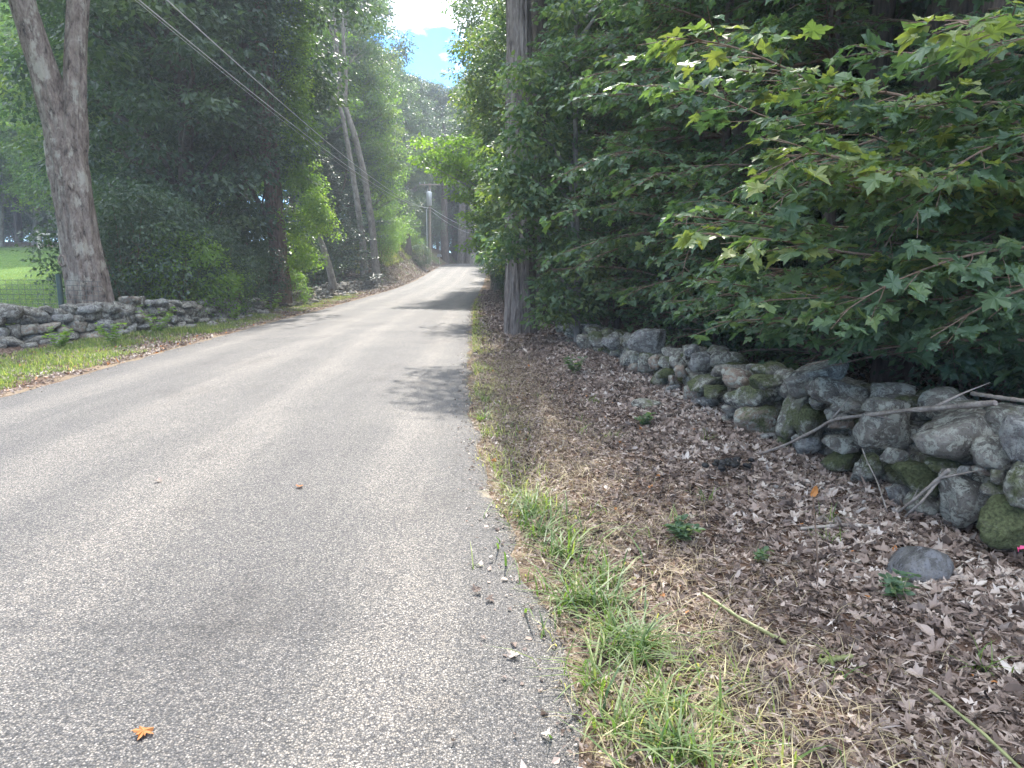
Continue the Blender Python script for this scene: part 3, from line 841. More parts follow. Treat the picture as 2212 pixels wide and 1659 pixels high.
# nearest maple: its boughs reach in from the right edge of the picture, each given by points in the world
def bough(pts): return [atY(*q) for q in pts]
EX = [  # leaf tone per bough; the yellower tones paint in the sunlit ones
 (bough([(2360, 420, 5.0), (2212, 335, 4.8), (2060, 245, 4.6), (1930, 200, 4.4), (1780, 190, 4.2), (1640, 120, 4.0), (1560, 92, 3.9), (1440, 80, 3.8)]), .018, .80, .42),
 (bough([(2330, 450, 4.7), (2150, 400, 4.4), (1990, 390, 4.1), (1850, 350, 3.9), (1740, 320, 3.8), (1650, 395, 3.7)]), .016, .85, .36),
 (bough([(2330, 430, 4.5), (2180, 390, 4.2), (1960, 385, 4.0), (1800, 340, 3.8), (1680, 300, 3.7)]), .014, .8, .34),
 (bough([(2350, 640, 4.8), (2150, 580, 4.5), (1980, 560, 4.3), (1820, 545, 4.2), (1700, 520, 4.1), (1520, 505, 4.0)]), .016, .72, .40),
 (bough([(2350, 700, 4.9), (2150, 640, 4.6), (1950, 650, 4.4), (1800, 640, 4.3), (1650, 650, 4.2)]), .014, .6, .42),
 (bough([(2350, 560, 4.3), (2200, 530, 4.1), (2050, 560, 3.9), (1900, 620, 3.9), (1800, 690, 3.9)]), .014, .5, .45),
 (bough([(2400, 40, 3.6), (2300, 60, 3.4), (2200, 45, 3.2), (2100, 40, 3.1), (2040, 55, 3.0)]), .014, .78, .30),
 (bough([(2400, 260, 4.3), (2260, 280, 4.1), (2100, 330, 3.9), (2000, 420, 3.8), (1960, 500, 3.8)]), .013, .42, .4),
 (bough([(2400, 780, 4.7), (2200, 730, 4.6), (2000, 740, 4.6), (1850, 760, 4.6), (1740, 790, 4.6)]), .013, .35, .4),
 (bough([(2380, 600, 4.0), (2240, 610, 3.9), (2120, 660, 3.9), (2010, 730, 3.9)]), .013, .4, .42),
 (bough([(2350, 150, 4.9), (2150, 110, 4.9), (1980, 120, 4.8), (1850, 100, 4.8)]), .014, .4, .5),
 (bough([(1990, 700, 6.2), (1800, 640, 5.8), (1620, 620, 5.5), (1500, 600, 5.4)]), .013, .5, .5),
]
for (bp, r0, tn, t_l) in list(EX[:10]):
    for q in range(2):
        off = np.array([random.uniform(-.1, .5), random.uniform(.2, 1.1), random.uniform(-.28, .22)])
        EX.append(([p_ + off for p_ in bp], r0 * .8, tn - .25, t_l))
maple(4.75, 5.6, 9.5, 60, .125, LEAF_HI, 'nearest maple, its large leaved boughs reaching in from the right edge of the picture', 1.3, 2.5, tone=.36, tl=.5, ds=.10, ls=.055, trunk_r=.13, faces=(100, 225), group=None, extra=EX)
MP = [(3.5, 7.9, 9.5, 90, .12, LEAF_HI, 2.4), (2.95, 10.2, 10, 95, .12, LEAF_MID, 2.5), (2.9, 12.9, 10, 90, .12, LEAF_MID, 2.3), (2.3, 15.4, 11, 90, .12, LEAF_MID, 2.2),
      (3.1, 19.3, 11, 80, .125, LEAF_MID, 2.3), (2.2, 23.5, 12, 80, .125, LEAF_MID, 2.6), (5.8, 8.8, 11, 46, .12, LEAF_MID, 2.6), (5.2, 12.4, 12, 50, .12, LEAF_MID, 2.8), (4.8, 16.5, 12, 46, .12, LEAF_MID, 2.8)]
ML = ['second maple from the camera, bushy and low, leaning over the big slanted wall stones', 'maple behind the middle of the right wall, drooping layered leaves',
      'maple behind the wall between its middle and the lone boulder', 'maple close behind the furrowed roadside tree, leaves against its trunk',
      'maple just past the furrowed roadside tree', 'maple reaching over the road edge beyond the furrowed tree',
      'maple deep in shade behind the near right wall, close to the picture edge', 'shaded maple in the second row behind the middle of the right wall', 'shaded maple in the second row behind the far end of the right wall']
for (x, y, H, nl, lf, tp, rc), lab in zip(MP, ML):
    maple(x, y, H, nl, lf, tp, lab, .9, rc, tone=.42, tl=.62, ds=.10, ls=.062, trunk_r=.08, faces=(100, 262))

# ------------------------------------------------------------------ forest kinds (each built once, then copied)
PROTO = {}
def forest_tree(kind, H, Rc, base, nclump, per, leaf, mat, bark, tr, flat=.42, cr=1.05, conifer=False, tone=.5, multi=1):
    root = empty({'oak': 'oak_tree', 'ash': 'ash_tree', 'pine': 'pine_tree', 'young': 'young_tree', 'shrub': 'shrub', 'weed': 'weedy_bush'}[kind.rstrip('0123456789')], (0, 0, -300), 'tree', 'tree')
    tb = MB(); lb = MB()
    pts = []
    for m_ in range(multi):
        pt = curve((random.uniform(-.2, .2) * (multi > 1), random.uniform(-.2, .2) * (multi > 1), -.3), (random.uniform(-.06, .06) * multi, random.uniform(-.06, .06) * multi, 1), H * .97, 20, 0, .03)
        tube(tb, pt, np.linspace(tr / math.sqrt(multi), .03 if H > 5 else .008, 20), 12 if H > 5 else 6, .5, .08, int(H * 7)); pts.append(pt)
    C_, Rr, lim = [], [], 0
    for k in range(nclump):
        fz = random.random() ** (.8 if not conifer else 1.1)
        z = base + (H - base) * fz
        if conifer: prof = (1 - fz) ** .75 * .95 + .06
        else: prof = math.sqrt(max(.03, 1 - (max(fz - .45, 0) / .58) ** 2)) * (.62 + .38 * min(1, fz / .3))
        a = random.uniform(0, 6.283); rr = Rc * prof * math.sqrt(random.uniform(.12, 1)) * (1 + .25 * math.sin(3 * a + H))
        c = np.array([rr * math.cos(a), rr * math.sin(a), z])
        C_.append(c); Rr.append(cr * random.uniform(.7, 1.3) * (1 if not conifer else .55 + .45 * prof))
        if lim < (46 if H > 5 else 24) and rr > Rc * .35:
            pt = pts[k % multi]
            p0 = pt[min(19, max(1, int((z - rr * .45) / H * 20)))]
            if p0[2] < z + .2:
                q = np.linspace(0, 1, 8)[:, None]
                ln = p0 + (c - p0) * q + np.array([0, 0, 1]) * np.sin(q * math.pi) * rr * .06 + rng.normal(0, .05 * min(1, rr * .5), (8, 3)) * (q > 0)
                tube(tb, ln, np.linspace(.06 + .006 * H, .012, 8) * (1 if H > 5 else .12), 5); lim += 1
    clumps(lb, C_, np.array(Rr), per, leaf, LEAF_LO, flat, tone, droop=.35)
    tb.build('trunk', M[bark], root); lb.build('crown', M[mat], root)
    PROTO[kind] = root
    return root
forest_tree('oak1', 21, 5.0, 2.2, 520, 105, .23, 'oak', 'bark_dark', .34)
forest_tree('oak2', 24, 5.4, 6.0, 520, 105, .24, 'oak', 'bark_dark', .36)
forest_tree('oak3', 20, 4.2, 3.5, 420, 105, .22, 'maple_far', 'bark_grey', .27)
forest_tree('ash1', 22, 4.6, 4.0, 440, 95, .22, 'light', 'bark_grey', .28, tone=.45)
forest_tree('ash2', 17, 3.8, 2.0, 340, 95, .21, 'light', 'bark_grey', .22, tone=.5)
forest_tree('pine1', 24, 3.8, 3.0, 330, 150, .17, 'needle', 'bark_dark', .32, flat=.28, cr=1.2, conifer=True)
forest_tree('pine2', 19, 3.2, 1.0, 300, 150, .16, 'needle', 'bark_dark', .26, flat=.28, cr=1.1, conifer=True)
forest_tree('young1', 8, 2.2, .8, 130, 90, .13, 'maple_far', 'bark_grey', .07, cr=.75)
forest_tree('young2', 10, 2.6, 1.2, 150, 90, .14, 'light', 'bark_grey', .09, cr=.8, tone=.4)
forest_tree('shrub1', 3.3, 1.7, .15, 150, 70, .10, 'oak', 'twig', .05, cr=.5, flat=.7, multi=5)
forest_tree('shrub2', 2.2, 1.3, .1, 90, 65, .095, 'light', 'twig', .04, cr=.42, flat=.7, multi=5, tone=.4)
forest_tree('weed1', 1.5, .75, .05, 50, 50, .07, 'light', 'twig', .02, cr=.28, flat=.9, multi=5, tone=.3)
used = set()
def put(kind, x, y, s_=1.0, label=None, group=None, rz=None, sx=None, dz=0, cat=None):
    p = PROTO[kind]
    o = p if kind not in used else copy_tree(p)
    used.add(kind)
    if '.' in o.name or True: pass
    o.location = (x, y, float(terr(x, y)) + dz)
    o.rotation_euler = (0, 0, random.uniform(0, 6.28) if rz is None else rz)
    q = sx or s_
    o.scale = (q, q, s_)
    o['label'] = label; o['category'] = cat or ('shrub' if kind[:3] in ('shr', 'wee') else 'tree')
    if group: o['group'] = group
    elif 'group' in o: del o['group']
    return o
def putu(kind, u, y, s_=1.0, label=None, group=None, **k):
    return put(kind, (u - 1106) / 1534 * y, y, s_, label, group, **k)

# left side, middle distance
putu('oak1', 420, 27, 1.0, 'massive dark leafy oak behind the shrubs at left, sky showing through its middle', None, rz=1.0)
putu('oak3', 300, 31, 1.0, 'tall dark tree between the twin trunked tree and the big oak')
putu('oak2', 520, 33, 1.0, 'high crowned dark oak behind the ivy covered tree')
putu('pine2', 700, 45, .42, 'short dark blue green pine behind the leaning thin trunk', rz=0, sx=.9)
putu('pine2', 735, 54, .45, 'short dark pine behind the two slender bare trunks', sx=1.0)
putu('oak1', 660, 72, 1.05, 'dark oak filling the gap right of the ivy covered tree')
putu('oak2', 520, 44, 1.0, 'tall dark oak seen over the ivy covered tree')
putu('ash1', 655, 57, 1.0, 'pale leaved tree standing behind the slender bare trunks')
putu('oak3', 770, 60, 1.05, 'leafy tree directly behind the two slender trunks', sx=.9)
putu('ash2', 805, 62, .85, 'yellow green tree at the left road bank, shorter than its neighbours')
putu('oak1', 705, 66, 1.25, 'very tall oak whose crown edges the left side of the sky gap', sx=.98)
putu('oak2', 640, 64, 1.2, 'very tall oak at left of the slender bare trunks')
# shrubs behind the left wall
for k, (kd, u, y, s_, lab) in enumerate([
    ('shrub1', 285, 20.5, 1.15, 'bluish green shrub right of the twin trunked tree'), ('shrub1', 350, 22, 1.1, 'dark leafy shrub behind the left wall, second right of the twin trunked tree'),
    ('shrub2', 405, 21, 1.1, 'pale leaved tall shrub with upright tips behind the left wall'), ('shrub1', 460, 23.5, .85, 'rounded dark shrub behind the tumbled end of the left wall'),
    ('shrub1', 250, 21.5, .75, 'low shrub at the right foot of the twin trunked tree'), ('shrub1', 545, 27, .7, 'low dark bush left of the ivy covered trunk'),
    ('weed1', 500, 23, .9, 'leafy weed clump growing over the broken left wall'), ('weed1', 640, 31, .9, 'low weeds at the right foot of the ivy covered tree'),
    ('shrub2', 470, 25.5, 1.0, 'yellowish shrub behind the rounded dark shrub'), ('shrub1', 400, 26, 1.3, 'tall dark shrub under the massive oak'), ('shrub1', 330, 27, 1.3, 'dark undergrowth shrub behind the bluish shrub'),
    ('shrub1', 560, 33, 1.4, 'tall dark shrub behind the ivy covered trunk'), ('shrub1', 670, 42, 1.2, 'dark shrub behind the far end of the low wall'), ('shrub1', 725, 50, 1.3, 'dark shrub between the leaning trunk and the slender trunks')]):
    putu(kd, u, y, s_, lab, 'shrubs behind the left wall')
# bank shrubs
for k, (u, y, s_, kd, lab) in enumerate([(835, 62, 1.2, 'shrub2', 'yellow green bush on the left bank beside the slender trunks'), (852, 68, 1.2, 'shrub2', 'light green bush left of the vine topped stump'), (892, 76, 1.0, 'shrub2', 'light bush between the stump and the utility pole'),
    (912, 73, .7, 'shrub1', 'small dark leafy bush at the foot of the utility pole'), (820, 56, 1.3, 'shrub2', 'tall loose bush behind the slender trunks'), (865, 80, 1.6, 'shrub1', 'dark bush behind the vine topped stump'),
    (905, 88, 1.6, 'shrub1', 'dark tall bush behind the utility pole'), (840, 76, 2.0, 'shrub2', 'big pale bush high on the left bank')]):
    putu(kd, u, y, s_, lab, 'bushes on the left bank')
# lawn side trees
k = 0
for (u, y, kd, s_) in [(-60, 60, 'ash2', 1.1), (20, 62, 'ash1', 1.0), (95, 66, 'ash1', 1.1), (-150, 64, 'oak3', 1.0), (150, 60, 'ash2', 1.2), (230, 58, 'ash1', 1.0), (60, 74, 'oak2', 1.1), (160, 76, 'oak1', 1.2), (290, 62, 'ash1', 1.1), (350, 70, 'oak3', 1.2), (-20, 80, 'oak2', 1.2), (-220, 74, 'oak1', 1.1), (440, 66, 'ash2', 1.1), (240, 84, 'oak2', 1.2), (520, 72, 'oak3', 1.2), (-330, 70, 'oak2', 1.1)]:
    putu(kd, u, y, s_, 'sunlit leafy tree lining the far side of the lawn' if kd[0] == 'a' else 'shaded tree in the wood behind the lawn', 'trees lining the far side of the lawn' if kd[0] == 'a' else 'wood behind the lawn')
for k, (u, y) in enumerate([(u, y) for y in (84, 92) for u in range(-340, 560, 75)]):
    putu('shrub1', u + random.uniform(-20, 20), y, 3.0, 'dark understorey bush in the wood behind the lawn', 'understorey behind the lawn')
# wood beyond the crest and around the sky gap
for (u, y, kd, s_) in [(800, 88, 'oak1', 1.15), (842, 96, 'oak3', 1.3), (880, 102, 'oak1', 1.2), (925, 112, 'oak2', 1.15), (968, 116, 'oak3', 1.35), (1010, 112, 'oak2', 1.2), (1055, 104, 'oak1', 1.35), (760, 84, 'oak2', 1.35),
    (905, 128, 'pine1', 1.1), (950, 132, 'oak2', 1.2), (1000, 134, 'pine1', 1.2), (860, 120, 'oak2', 1.3), (1040, 128, 'pine1', 1.25), (890, 92, 'oak3', .72), (935, 100, 'pine2', .75), (980, 108, 'pine2', .8), (1020, 118, 'pine2', .8), (1065, 112, 'pine2', .85), (1100, 120, 'oak2', 1.3), (1150, 118, 'oak1', 1.3),
    (820, 130, 'oak1', 1.3), (780, 115, 'oak2', 1.4), (915, 150, 'oak1', 1.2), (970, 155, 'oak1', 1.2), (1030, 150, 'oak1', 1.3)]:
    s_ *= .91
    putu(kd, u, y, s_, 'tree in the dark wood beyond the crest of the road', 'wood beyond the road crest', sx=s_ * .95)
# right side, trees at the road edge far on, and wood behind the maples
for (x, y, kd, s_, lab) in [(1.6, 28, 'young1', 1.2, 'young maple at the right road edge beyond the furrowed tree'), (.6, 34, 'ash2', .62, 'bright leaved tree arching over the right road edge'), (1.8, 39, 'ash2', .75, 'leafy tree behind the bright arching one'),
    (.6, 47, 'young2', 1.15, 'young pale tree before the thick trunk at the right edge'), (1.2, 54, 'ash1', .8, 'tall pale tree at the right road edge before the crest'), (.9, 64, 'oak3', .8, 'leafy tree at the right edge close to the crest'), (.6, 74, 'ash2', .85, 'pale tree on the right just before the crest'), (.4, 84, 'oak3', .9, 'tree on the right at the crest of the road'),
    (3.6, 31, 'oak3', 1.0, 'tall tree with an outward crown over the right road edge'), (3.0, 44, 'oak3', 1.1, 'tall tree in the right hand row halfway to the crest')]:
    put(kd, x, y, s_, lab, 'trees along the right road edge')
for (x, y) in [(6.5, 23), (9, 17), (8.5, 29), (6, 37), (12, 24), (14, 15), (16, 31), (7, 46), (12, 40), (6, 56), (10, 64), (6, 74), (12, 84), (20, 22), (22, 38), (18, 50), (9.5, 11.5), (14, 8.5), (20, 12), (26, 28), (30, 45), (26, 14), (16, 72), (24, 60), (11, 5), (17, 3), (10, -2), (7.5, 13.5)]:
    kd = random.choice(['pine1', 'pine2', 'oak1', 'oak2', 'pine1', 'oak3'])
    put(kd, x, y, random.uniform(.85, 1.1), 'shaded tree in the wood behind the right hand maples', 'wood behind the right maples')
for (x, y, s_) in [(5.0, 7.2, 1.0), (6.4, 10.5, 1.2), (4.6, 14.5, 1.1), (7.2, 6.0, 1.2), (5.4, 19, 1.2), (8.5, 9, 1.3), (3.9, 22, 1.2), (6.5, 15, 1.4), (9, 7, 1.4), (2.4, 18.6, .8), (2.0, 21.5, .9), (3.6, 10.2, .7), (3.8, 12.2, .7), (1.4, 26, .8), (.7, 32, .8), (.3, 40, .8), (.2, 52, .9), (-.2, 60, .9), (-.3, 68, .9), (4.7, 5.6, .75), (5.6, 4.6, .8)]:
    put('shrub1', x, y, s_, 'dark undergrowth bush in the shade behind the right wall', 'undergrowth behind the right wall')
for (x, y) in [(-16, 2), (-20, 10), (-22, -6)]:
    put('oak2', x, y, 1, 'tree left of the lawn near the camera', 'trees left of the camera')

# bare trunks in the right wood
for k, (u, y, r_, lab) in enumerate([(1575, 11.5, .16, 'grey brown trunk seen through the maple leaves, left of the pair'), (1660, 12.5, .19, 'dark trunk in the middle of the right wood'), (1940, 9.0, .24, 'thick dark trunk behind the nearest maple'), (1820, 10.5, .14, 'thin trunk left of the thick dark one'),
        (1470, 14.5, .2, 'dark trunk rising behind the lone boulder'), (1510, 17, .15, 'thin trunk behind the boulder, right one of two'), (2080, 8.0, .15, 'thin trunk near the right picture edge'), (1730, 13.8, .16, 'slim straight trunk deep in the right wood')]):
    x = (u - 1106) / 1534 * y
    root = empty('bare_trunk_tree', (x, y, float(terr(x, y))), lab, 'tree', 'trunks in the right wood')
    p = curve((0, 0, -.2), (random.uniform(-.05, .05), 0, 1), 17, 18, 0, .02)
    trunk_obj('trunk', root, [(p, [r_ * 1.3, r_, r_ * .9, r_ * .6])], M['bark_dark'], 24, .08, .08, 60, k)
    cb = MB(); clumps(cb, [p[-1] + rng.normal(0, 1, 3) * np.array([.8, .8, 1.4]) + np.array([1.5, 1.5, -1.5]) for q in range(60)], 1.1, 70, .19, LEAF_LO)
    cb.build('crown', M['oak'], root)

# trunks beyond the crest
for k, (u, y, r_, lab, sl) in enumerate([(963, 97, .42, 'leftmost of the grey trunks standing beyond the road crest', 0), (1001, 99, .5, 'thick grey trunk beyond the crest, leaning slightly left', -.02), (1018, 98, .48, 'palest thick trunk beyond the crest', .02), (1036, 104, .4, 'dark trunk right of the palest trunk beyond the crest', 0), (1048, 101, .35, 'slim dark trunk beyond the crest near the right edge', .02), (1061, 100, .3, 'rightmost slim trunk beyond the road crest', 0), (985, 108, .3, 'thin dark trunk deep beyond the crest', 0)]):
    x = (u - 1106) / 1534 * y
    root = empty('distant_trunk_tree', (x, y, float(terr(x, y))), lab, 'tree', 'trunks beyond the crest')
    p = curve((0, 0, -.3), (sl, 0, 1), 18, 18, 0, .012)
    trunk_obj('trunk', root, [(p, [r_ * 1.5, r_, r_ * .85, r_ * .5])], M['bark_grey'] if k in (1, 2) else M['bark_dark'], 16, .08, 0, 40, k)
    cb = MB(); clumps(cb, [p[-1] + rng.normal(0, 1, 3) * np.array([2.2, 2.2, 2.2]) - np.array([0, 0, 2.0]) for q in range(60)], 1.4, 70, .24, LEAF_LO)
    cb.build('crown', M['oak'], root)

# ivy covered tree
b = atY(607, 650, 28.5); zb = float(terr(b[0], b[1])); o = np.array([b[0], b[1], zb])
root = empty('ivy_covered_tree', o, 'brown trunked tree wrapped in sunlit climbing leaves behind the gap in the wall', 'tree')
pts = [rel(607, 655, 28.5), rel(604, 600, 28.5), rel(600, 520, 28.5), rel(590, 400, 28.5), rel(575, 250, 28.5), rel(565, 80, 28.5), rel(560, -100, 28.5), rel(560, -200, 28.5)]
trunk_obj('trunk', root, [(pts, [.5, .36, .33, .3, .27, .24, .15, .05])], M['reddish'], 32, .12, .1, 100, 9)
vb = MB(); C_ = []
for k in range(170):
    v = random.uniform(-150, 590); uc = np.interp(v, [-150, 0, 200, 400, 500, 600], [612, 632, 640, 650, 655, 642])
    wd = np.interp(v, [-150, 200, 400, 500, 600], [28, 26, 30, 48, 22])
    p = atY(uc + random.gauss(0, wd * .55), v, 28.3 + random.uniform(-.8, .8)) - o
    C_.append(p)
clumps(vb, C_, .42, 120, .10, LEAF_OVAL, .9, .62)
C_ = [atY(690 + random.gauss(0, 13), random.gauss(475, 22), 28 + random.uniform(-.6, .6)) - o for k in range(22)]
clumps(vb, C_, .35, 90, .10, LEAF_OVAL, .8, .75)
vb.build('ivy_leaves', M['light'], root)
cb = MB()
C_ = [atY(random.uniform(300, 600), random.uniform(-250, 560), 28.5 + random.uniform(-3, 2.5)) - o for k in range(240)]
clumps(cb, C_, 1.0, 110, .13, LEAF_OVAL, .5, .42)
cb.build('crown', M['oak'], root)
wb = MB()
for k in range(20):
    q = resample(np.array([pts[2 + k % 4], pts[2 + k % 4] * .4 + C_[k * 7] * .6 + [0, 0, .4], C_[k * 7]]), 14)
    tube(wb, q, np.linspace(.09, .02, 14), 6)
wb.build('limbs', M['bark_dark'], root)

# thin leaning trunk
b = atY(722, 612, 37); zb = float(terr(b[0], b[1])); o = np.array([b[0], b[1], zb])
root = empty('leaning_tree', o, 'thin pale trunk leaning left over the low wall, broken off among leaves', 'tree')
pts = [rel(722, 625, 37), rel(712, 580, 37), rel(700, 540, 37), rel(686, 500, 37), rel(668, 450, 37), rel(652, 400, 37)]
trunk_obj('trunk', root, [(pts, [.2, .16, .14, .12, .1, .05])], M['bark_grey'], 16, .06, 0, 40, 5)
cb = MB(); clumps(cb, [atY(random.gauss(672, 14), random.gauss(440, 30), 37 + random.uniform(-.8, .8)) - o for k in range(26)], .5, 90, .12, LEAF_OVAL, .7, .7)
cb.build('crown', M['light'], root)

# two slender bare branched trees near the bank
def slender(b_, stems, label, grp, seed, br):
    o_ = b_
    root = empty('slender_tree', o_, label, 'tree', grp)
    mb = MB()
    for pts, rad in stems:
        p = resample(pts, 60); tube(mb, p, np.interp(np.linspace(0, 1, 60), np.linspace(0, 1, len(rad)), rad), 14, .5, .06, seed)
    for (p0, p1, r0) in br:
        q = resample(np.array([p0, (p0 + p1) / 2 + rng.normal(0, .25, 3), p1]), 16)
        tube(mb, q, np.linspace(r0, .012, 16), 6)
        for k in range(9):
            i_ = random.randint(4, 15)
            c = curve(q[i_], norm(p1 - p0) + rng.normal(0, .45, 3), random.uniform(.6, 2.2), 8, -.1, .35)
            tube(mb, c, np.linspace(.016, .005, 8), 4, cap=False)
    mb.build('trunk', M['bark_grey'], root)
    return root
b = atY(814, 604, 48); b[2] = float(terr(b[0], b[1])); o = b
rs_ = [([rel(814, 612, 48), rel(810, 560, 48), rel(803, 480, 48), rel(787, 380, 48), rel(768, 300, 48), rel(745, 230, 48)], [.30, .24, .22, .2, .18, .16]),
       ([rel(745, 232, 48), rel(735, 180, 48), rel(728, 100, 48), rel(718, 0, 48), rel(705, -120, 48)], [.13, .11, .09, .07, .03]),
       ([rel(746, 235, 48), rel(748, 170, 48), rel(742, 80, 48), rel(738, 0, 48), rel(735, -120, 48)], [.12, .10, .08, .06, .03])]
slender(o, rs_, 'right one of two slender trunks by the bank, with bare grey upper branches', 'slender bare branched trees', 4,
        [(rel(745, 232, 48), rel(690, 178, 48), .10), (rel(738, 190, 48), rel(712, 60, 48), .07), (rel(748, 160, 48), rel(764, 120, 48), .06), (rel(730, 110, 48), rel(700, -40, 48), .06), (rel(741, 90, 48), rel(760, -60, 48), .06), (rel(700, 190, 48), rel(668, 130, 48), .05), (rel(720, 20, 48), rel(690, -60, 48), .05)])
b = atY(786, 575, 51); b[2] = float(terr(b[0], b[1])); o = b
rs_ = [([rel(787, 600, 51), rel(784, 530, 51), rel(772, 440, 51), rel(756, 340, 51), rel(740, 250, 51), rel(728, 215, 51)], [.3, .25, .21, .18, .15, .13]),
       ([rel(728, 215, 51), rel(735, 150, 51), rel(722, 60, 51), rel(716, -80, 51)], [.1, .08, .06, .03])]
slender(o, rs_, 'left one of two slender trunks by the bank, curving up behind the other', 'slender bare branched trees', 8,
        [(rel(732, 225, 51), rel(700, 180, 51), .08), (rel(733, 150, 51), rel(752, 60, 51), .06), (rel(728, 100, 51), rel(704, 10, 51), .06)])

# tree arching over the right road edge with bright sprays
def sky_tree(x, y, label, regions, mat, leaf, dY, tr_, name='arching_tree', tone=.55, cr_=.8, per=110):
    zb = float(terr(x, y)); o_ = np.array([x, y, zb])
    root = empty(name, o_, label, 'tree')
    C_ = []
    for (u0, v0, u1, v1, n_) in regions:
        for k in range(n_):
            f_ = random.random()
            C_.append(atY(u0 + (u1 - u0) * random.random(), v0 + (v1 - v0) * random.random(), y + random.uniform(-dY, dY)) - o_)
    cb = MB(); clumps(cb, C_, cr_, per, leaf, LEAF_OVAL if leaf < .14 else LEAF_LO, .42, tone)
    tb = MB(); H_ = max(c[2] for c in C_)
    pt = curve((0, 0, -.2), (0, 0, 1), H_, 24, 0, .02)
    tube(tb, pt, np.linspace(tr_, .03, 24), 12, .5, .08, 3)
    for k in range(0, len(C_), max(1, len(C_) // 26)):
        c = C_[k]; i_ = min(23, max(1, int((c[2] - np.hypot(c[0], c[1]) * .5) / H_ * 24)))
        q = resample(np.array([pt[i_], (pt[i_] + c) / 2 + [0, 0, .3], c]), 12); tube(tb, q, np.linspace(.05, .01, 12), 5)
    tb.build('trunk', M['bark_grey'], root); cb.build('crown', M[mat], root)
sky_tree(.4, 34, 'tree arching over the right road edge with bright yellow green low sprays', [(905, 300, 1010, 380, 26), (960, 340, 1060, 440, 30), (1000, 300, 1110, 540, 60), (1040, 430, 1100, 560, 22)], 'light', .19, 2.2, .2, tone=.65, cr_=.55, per=60)
sky_tree(.6, 46, 'tall dense tree whose crown edges the right side of the sky gap', [(1005, -60, 1110, 330, 120), (1000, 200, 1110, 420, 60), (975, -120, 1060, 60, 24), (1030, 380, 1100, 520, 30)], 'maple_far', .22, 4, .3, tone=.5, cr_=1.0, per=90)
sky_tree(2.0, 24, 'slim tree with small leaves standing left of the furrowed trunk', [(1060, -80, 1180, 420, 90), (1150, -60, 1260, 300, 60), (1035, 60, 1090, 300, 26), (1050, 330, 1110, 590, 40), (980, 60, 1060, 230, 22)], 'maple_far', .13, 1.6, .14, tone=.55, cr_=.5, per=80)
sky_tree(1.3, 14.2, 'small maple whose leaves hang across the furrowed trunk', [(1090, 130, 1260, 240, 26), (1060, 250, 1240, 560, 80), (1160, 540, 1300, 690, 24), (1200, 0, 1400, 200, 30)], 'maple_far', .13, .9, .07, 'maple_tree', tone=.55, cr_=.42, per=60)

# stump with vines
b = atY(877, 549, 72); b[2] = float(terr(b[0], b[1])); o = b
root = empty('tree_stump', o, 'dark broken stump topped with climbing leaves on the left bank', 'stump')
trunk_obj('trunk', root, [([(0, 0, -.2), (.02, 0, .8), (0, 0, 1.9)], [.62, .5, .42])], M['bark_dark'], 20, .15, .1, 24, 2)
cb = MB(); clumps(cb, [np.array([random.uniform(-.7, .5), random.uniform(-.4, .4), random.uniform(1.7, 2.5)]) for k in range(14)], .45, 70, .14, LEAF_OVAL, .6, .6)
cb.build('vine_leaves', M['light'], root)

# ------------------------------------------------------------------ utility pole and wires
b = atY(929, 540, 80); b[2] = float(terr(b[0], b[1])); o = b
topz = atY(933, 396, 80)[2] - b[2]
root = empty('utility_pole', o, 'wooden utility pole with a grey transformer on the left bank near the crest', 'utility pole')
mb = MB(); tube(mb, [(0, 0, -.3), (.02, 0, topz * .5), (.1, 0, topz)], [.16, .14, .12], 12); mb.build('pole', M['pole'], root)
mb = MB(); box(mb, (.12, -.16, topz - .15), (2.3, .1, .12)); mb.build('crossarm', M['pole'], root)
for x in (-.95, -.45, .6, 1.15):
    mb = MB(); tube(mb, [(x, -.16, topz - .09), (x, -.16, topz - .02), (x, -.16, topz + .06), (x, -.16, topz + .14)], [.03, .06, .045, .02], 8); mb.build('insulator', M['ceramic'], root)
tr = MB(); tz = topz - 2.4
tube(tr, [(.05, -.42, tz - .02), (.05, -.42, tz), (.05, -.42, tz + 1.35), (.05, -.42, tz + 1.45), (.05, -.42, tz + 1.5)], [.2, .29, .29, .25, .12], 20)
tro = tr.build('transformer', M['galv'], root)
mb = MB()
for x in (-.12, .2): tube(mb, [(x, -.42, tz + 1.5), (x, -.42, tz + 1.8)], [.04, .025], 8)
mb.build('bushing', M['ceramic'], tro)
mb = MB(); tube(mb, [(-.3, -.1, -.2), (-.3, -.1, topz * .68)], .05, 8); tube(mb, [(-.3, -.1, topz * .68), (-.1, -.1, topz * .72)], .03, 6); mb.build('riser_pipe', M['galv'], root)
A = atY(931, 449, 80)
def wire(a, c, sag, r_, name, label, grp):
    a, c = np.asarray(a, float), np.asarray(c, float)
    t = np.linspace(0, 1, 60)[:, None]
    p = a + (c - a) * t; p[:, 2] -= sag * 4 * t[:, 0] * (1 - t[:, 0])
    mb = MB(); tube(mb, p, r_, 6, cap=False)
    return tag(mb.build(name, M['wire'], None), label, 'wire', grp)
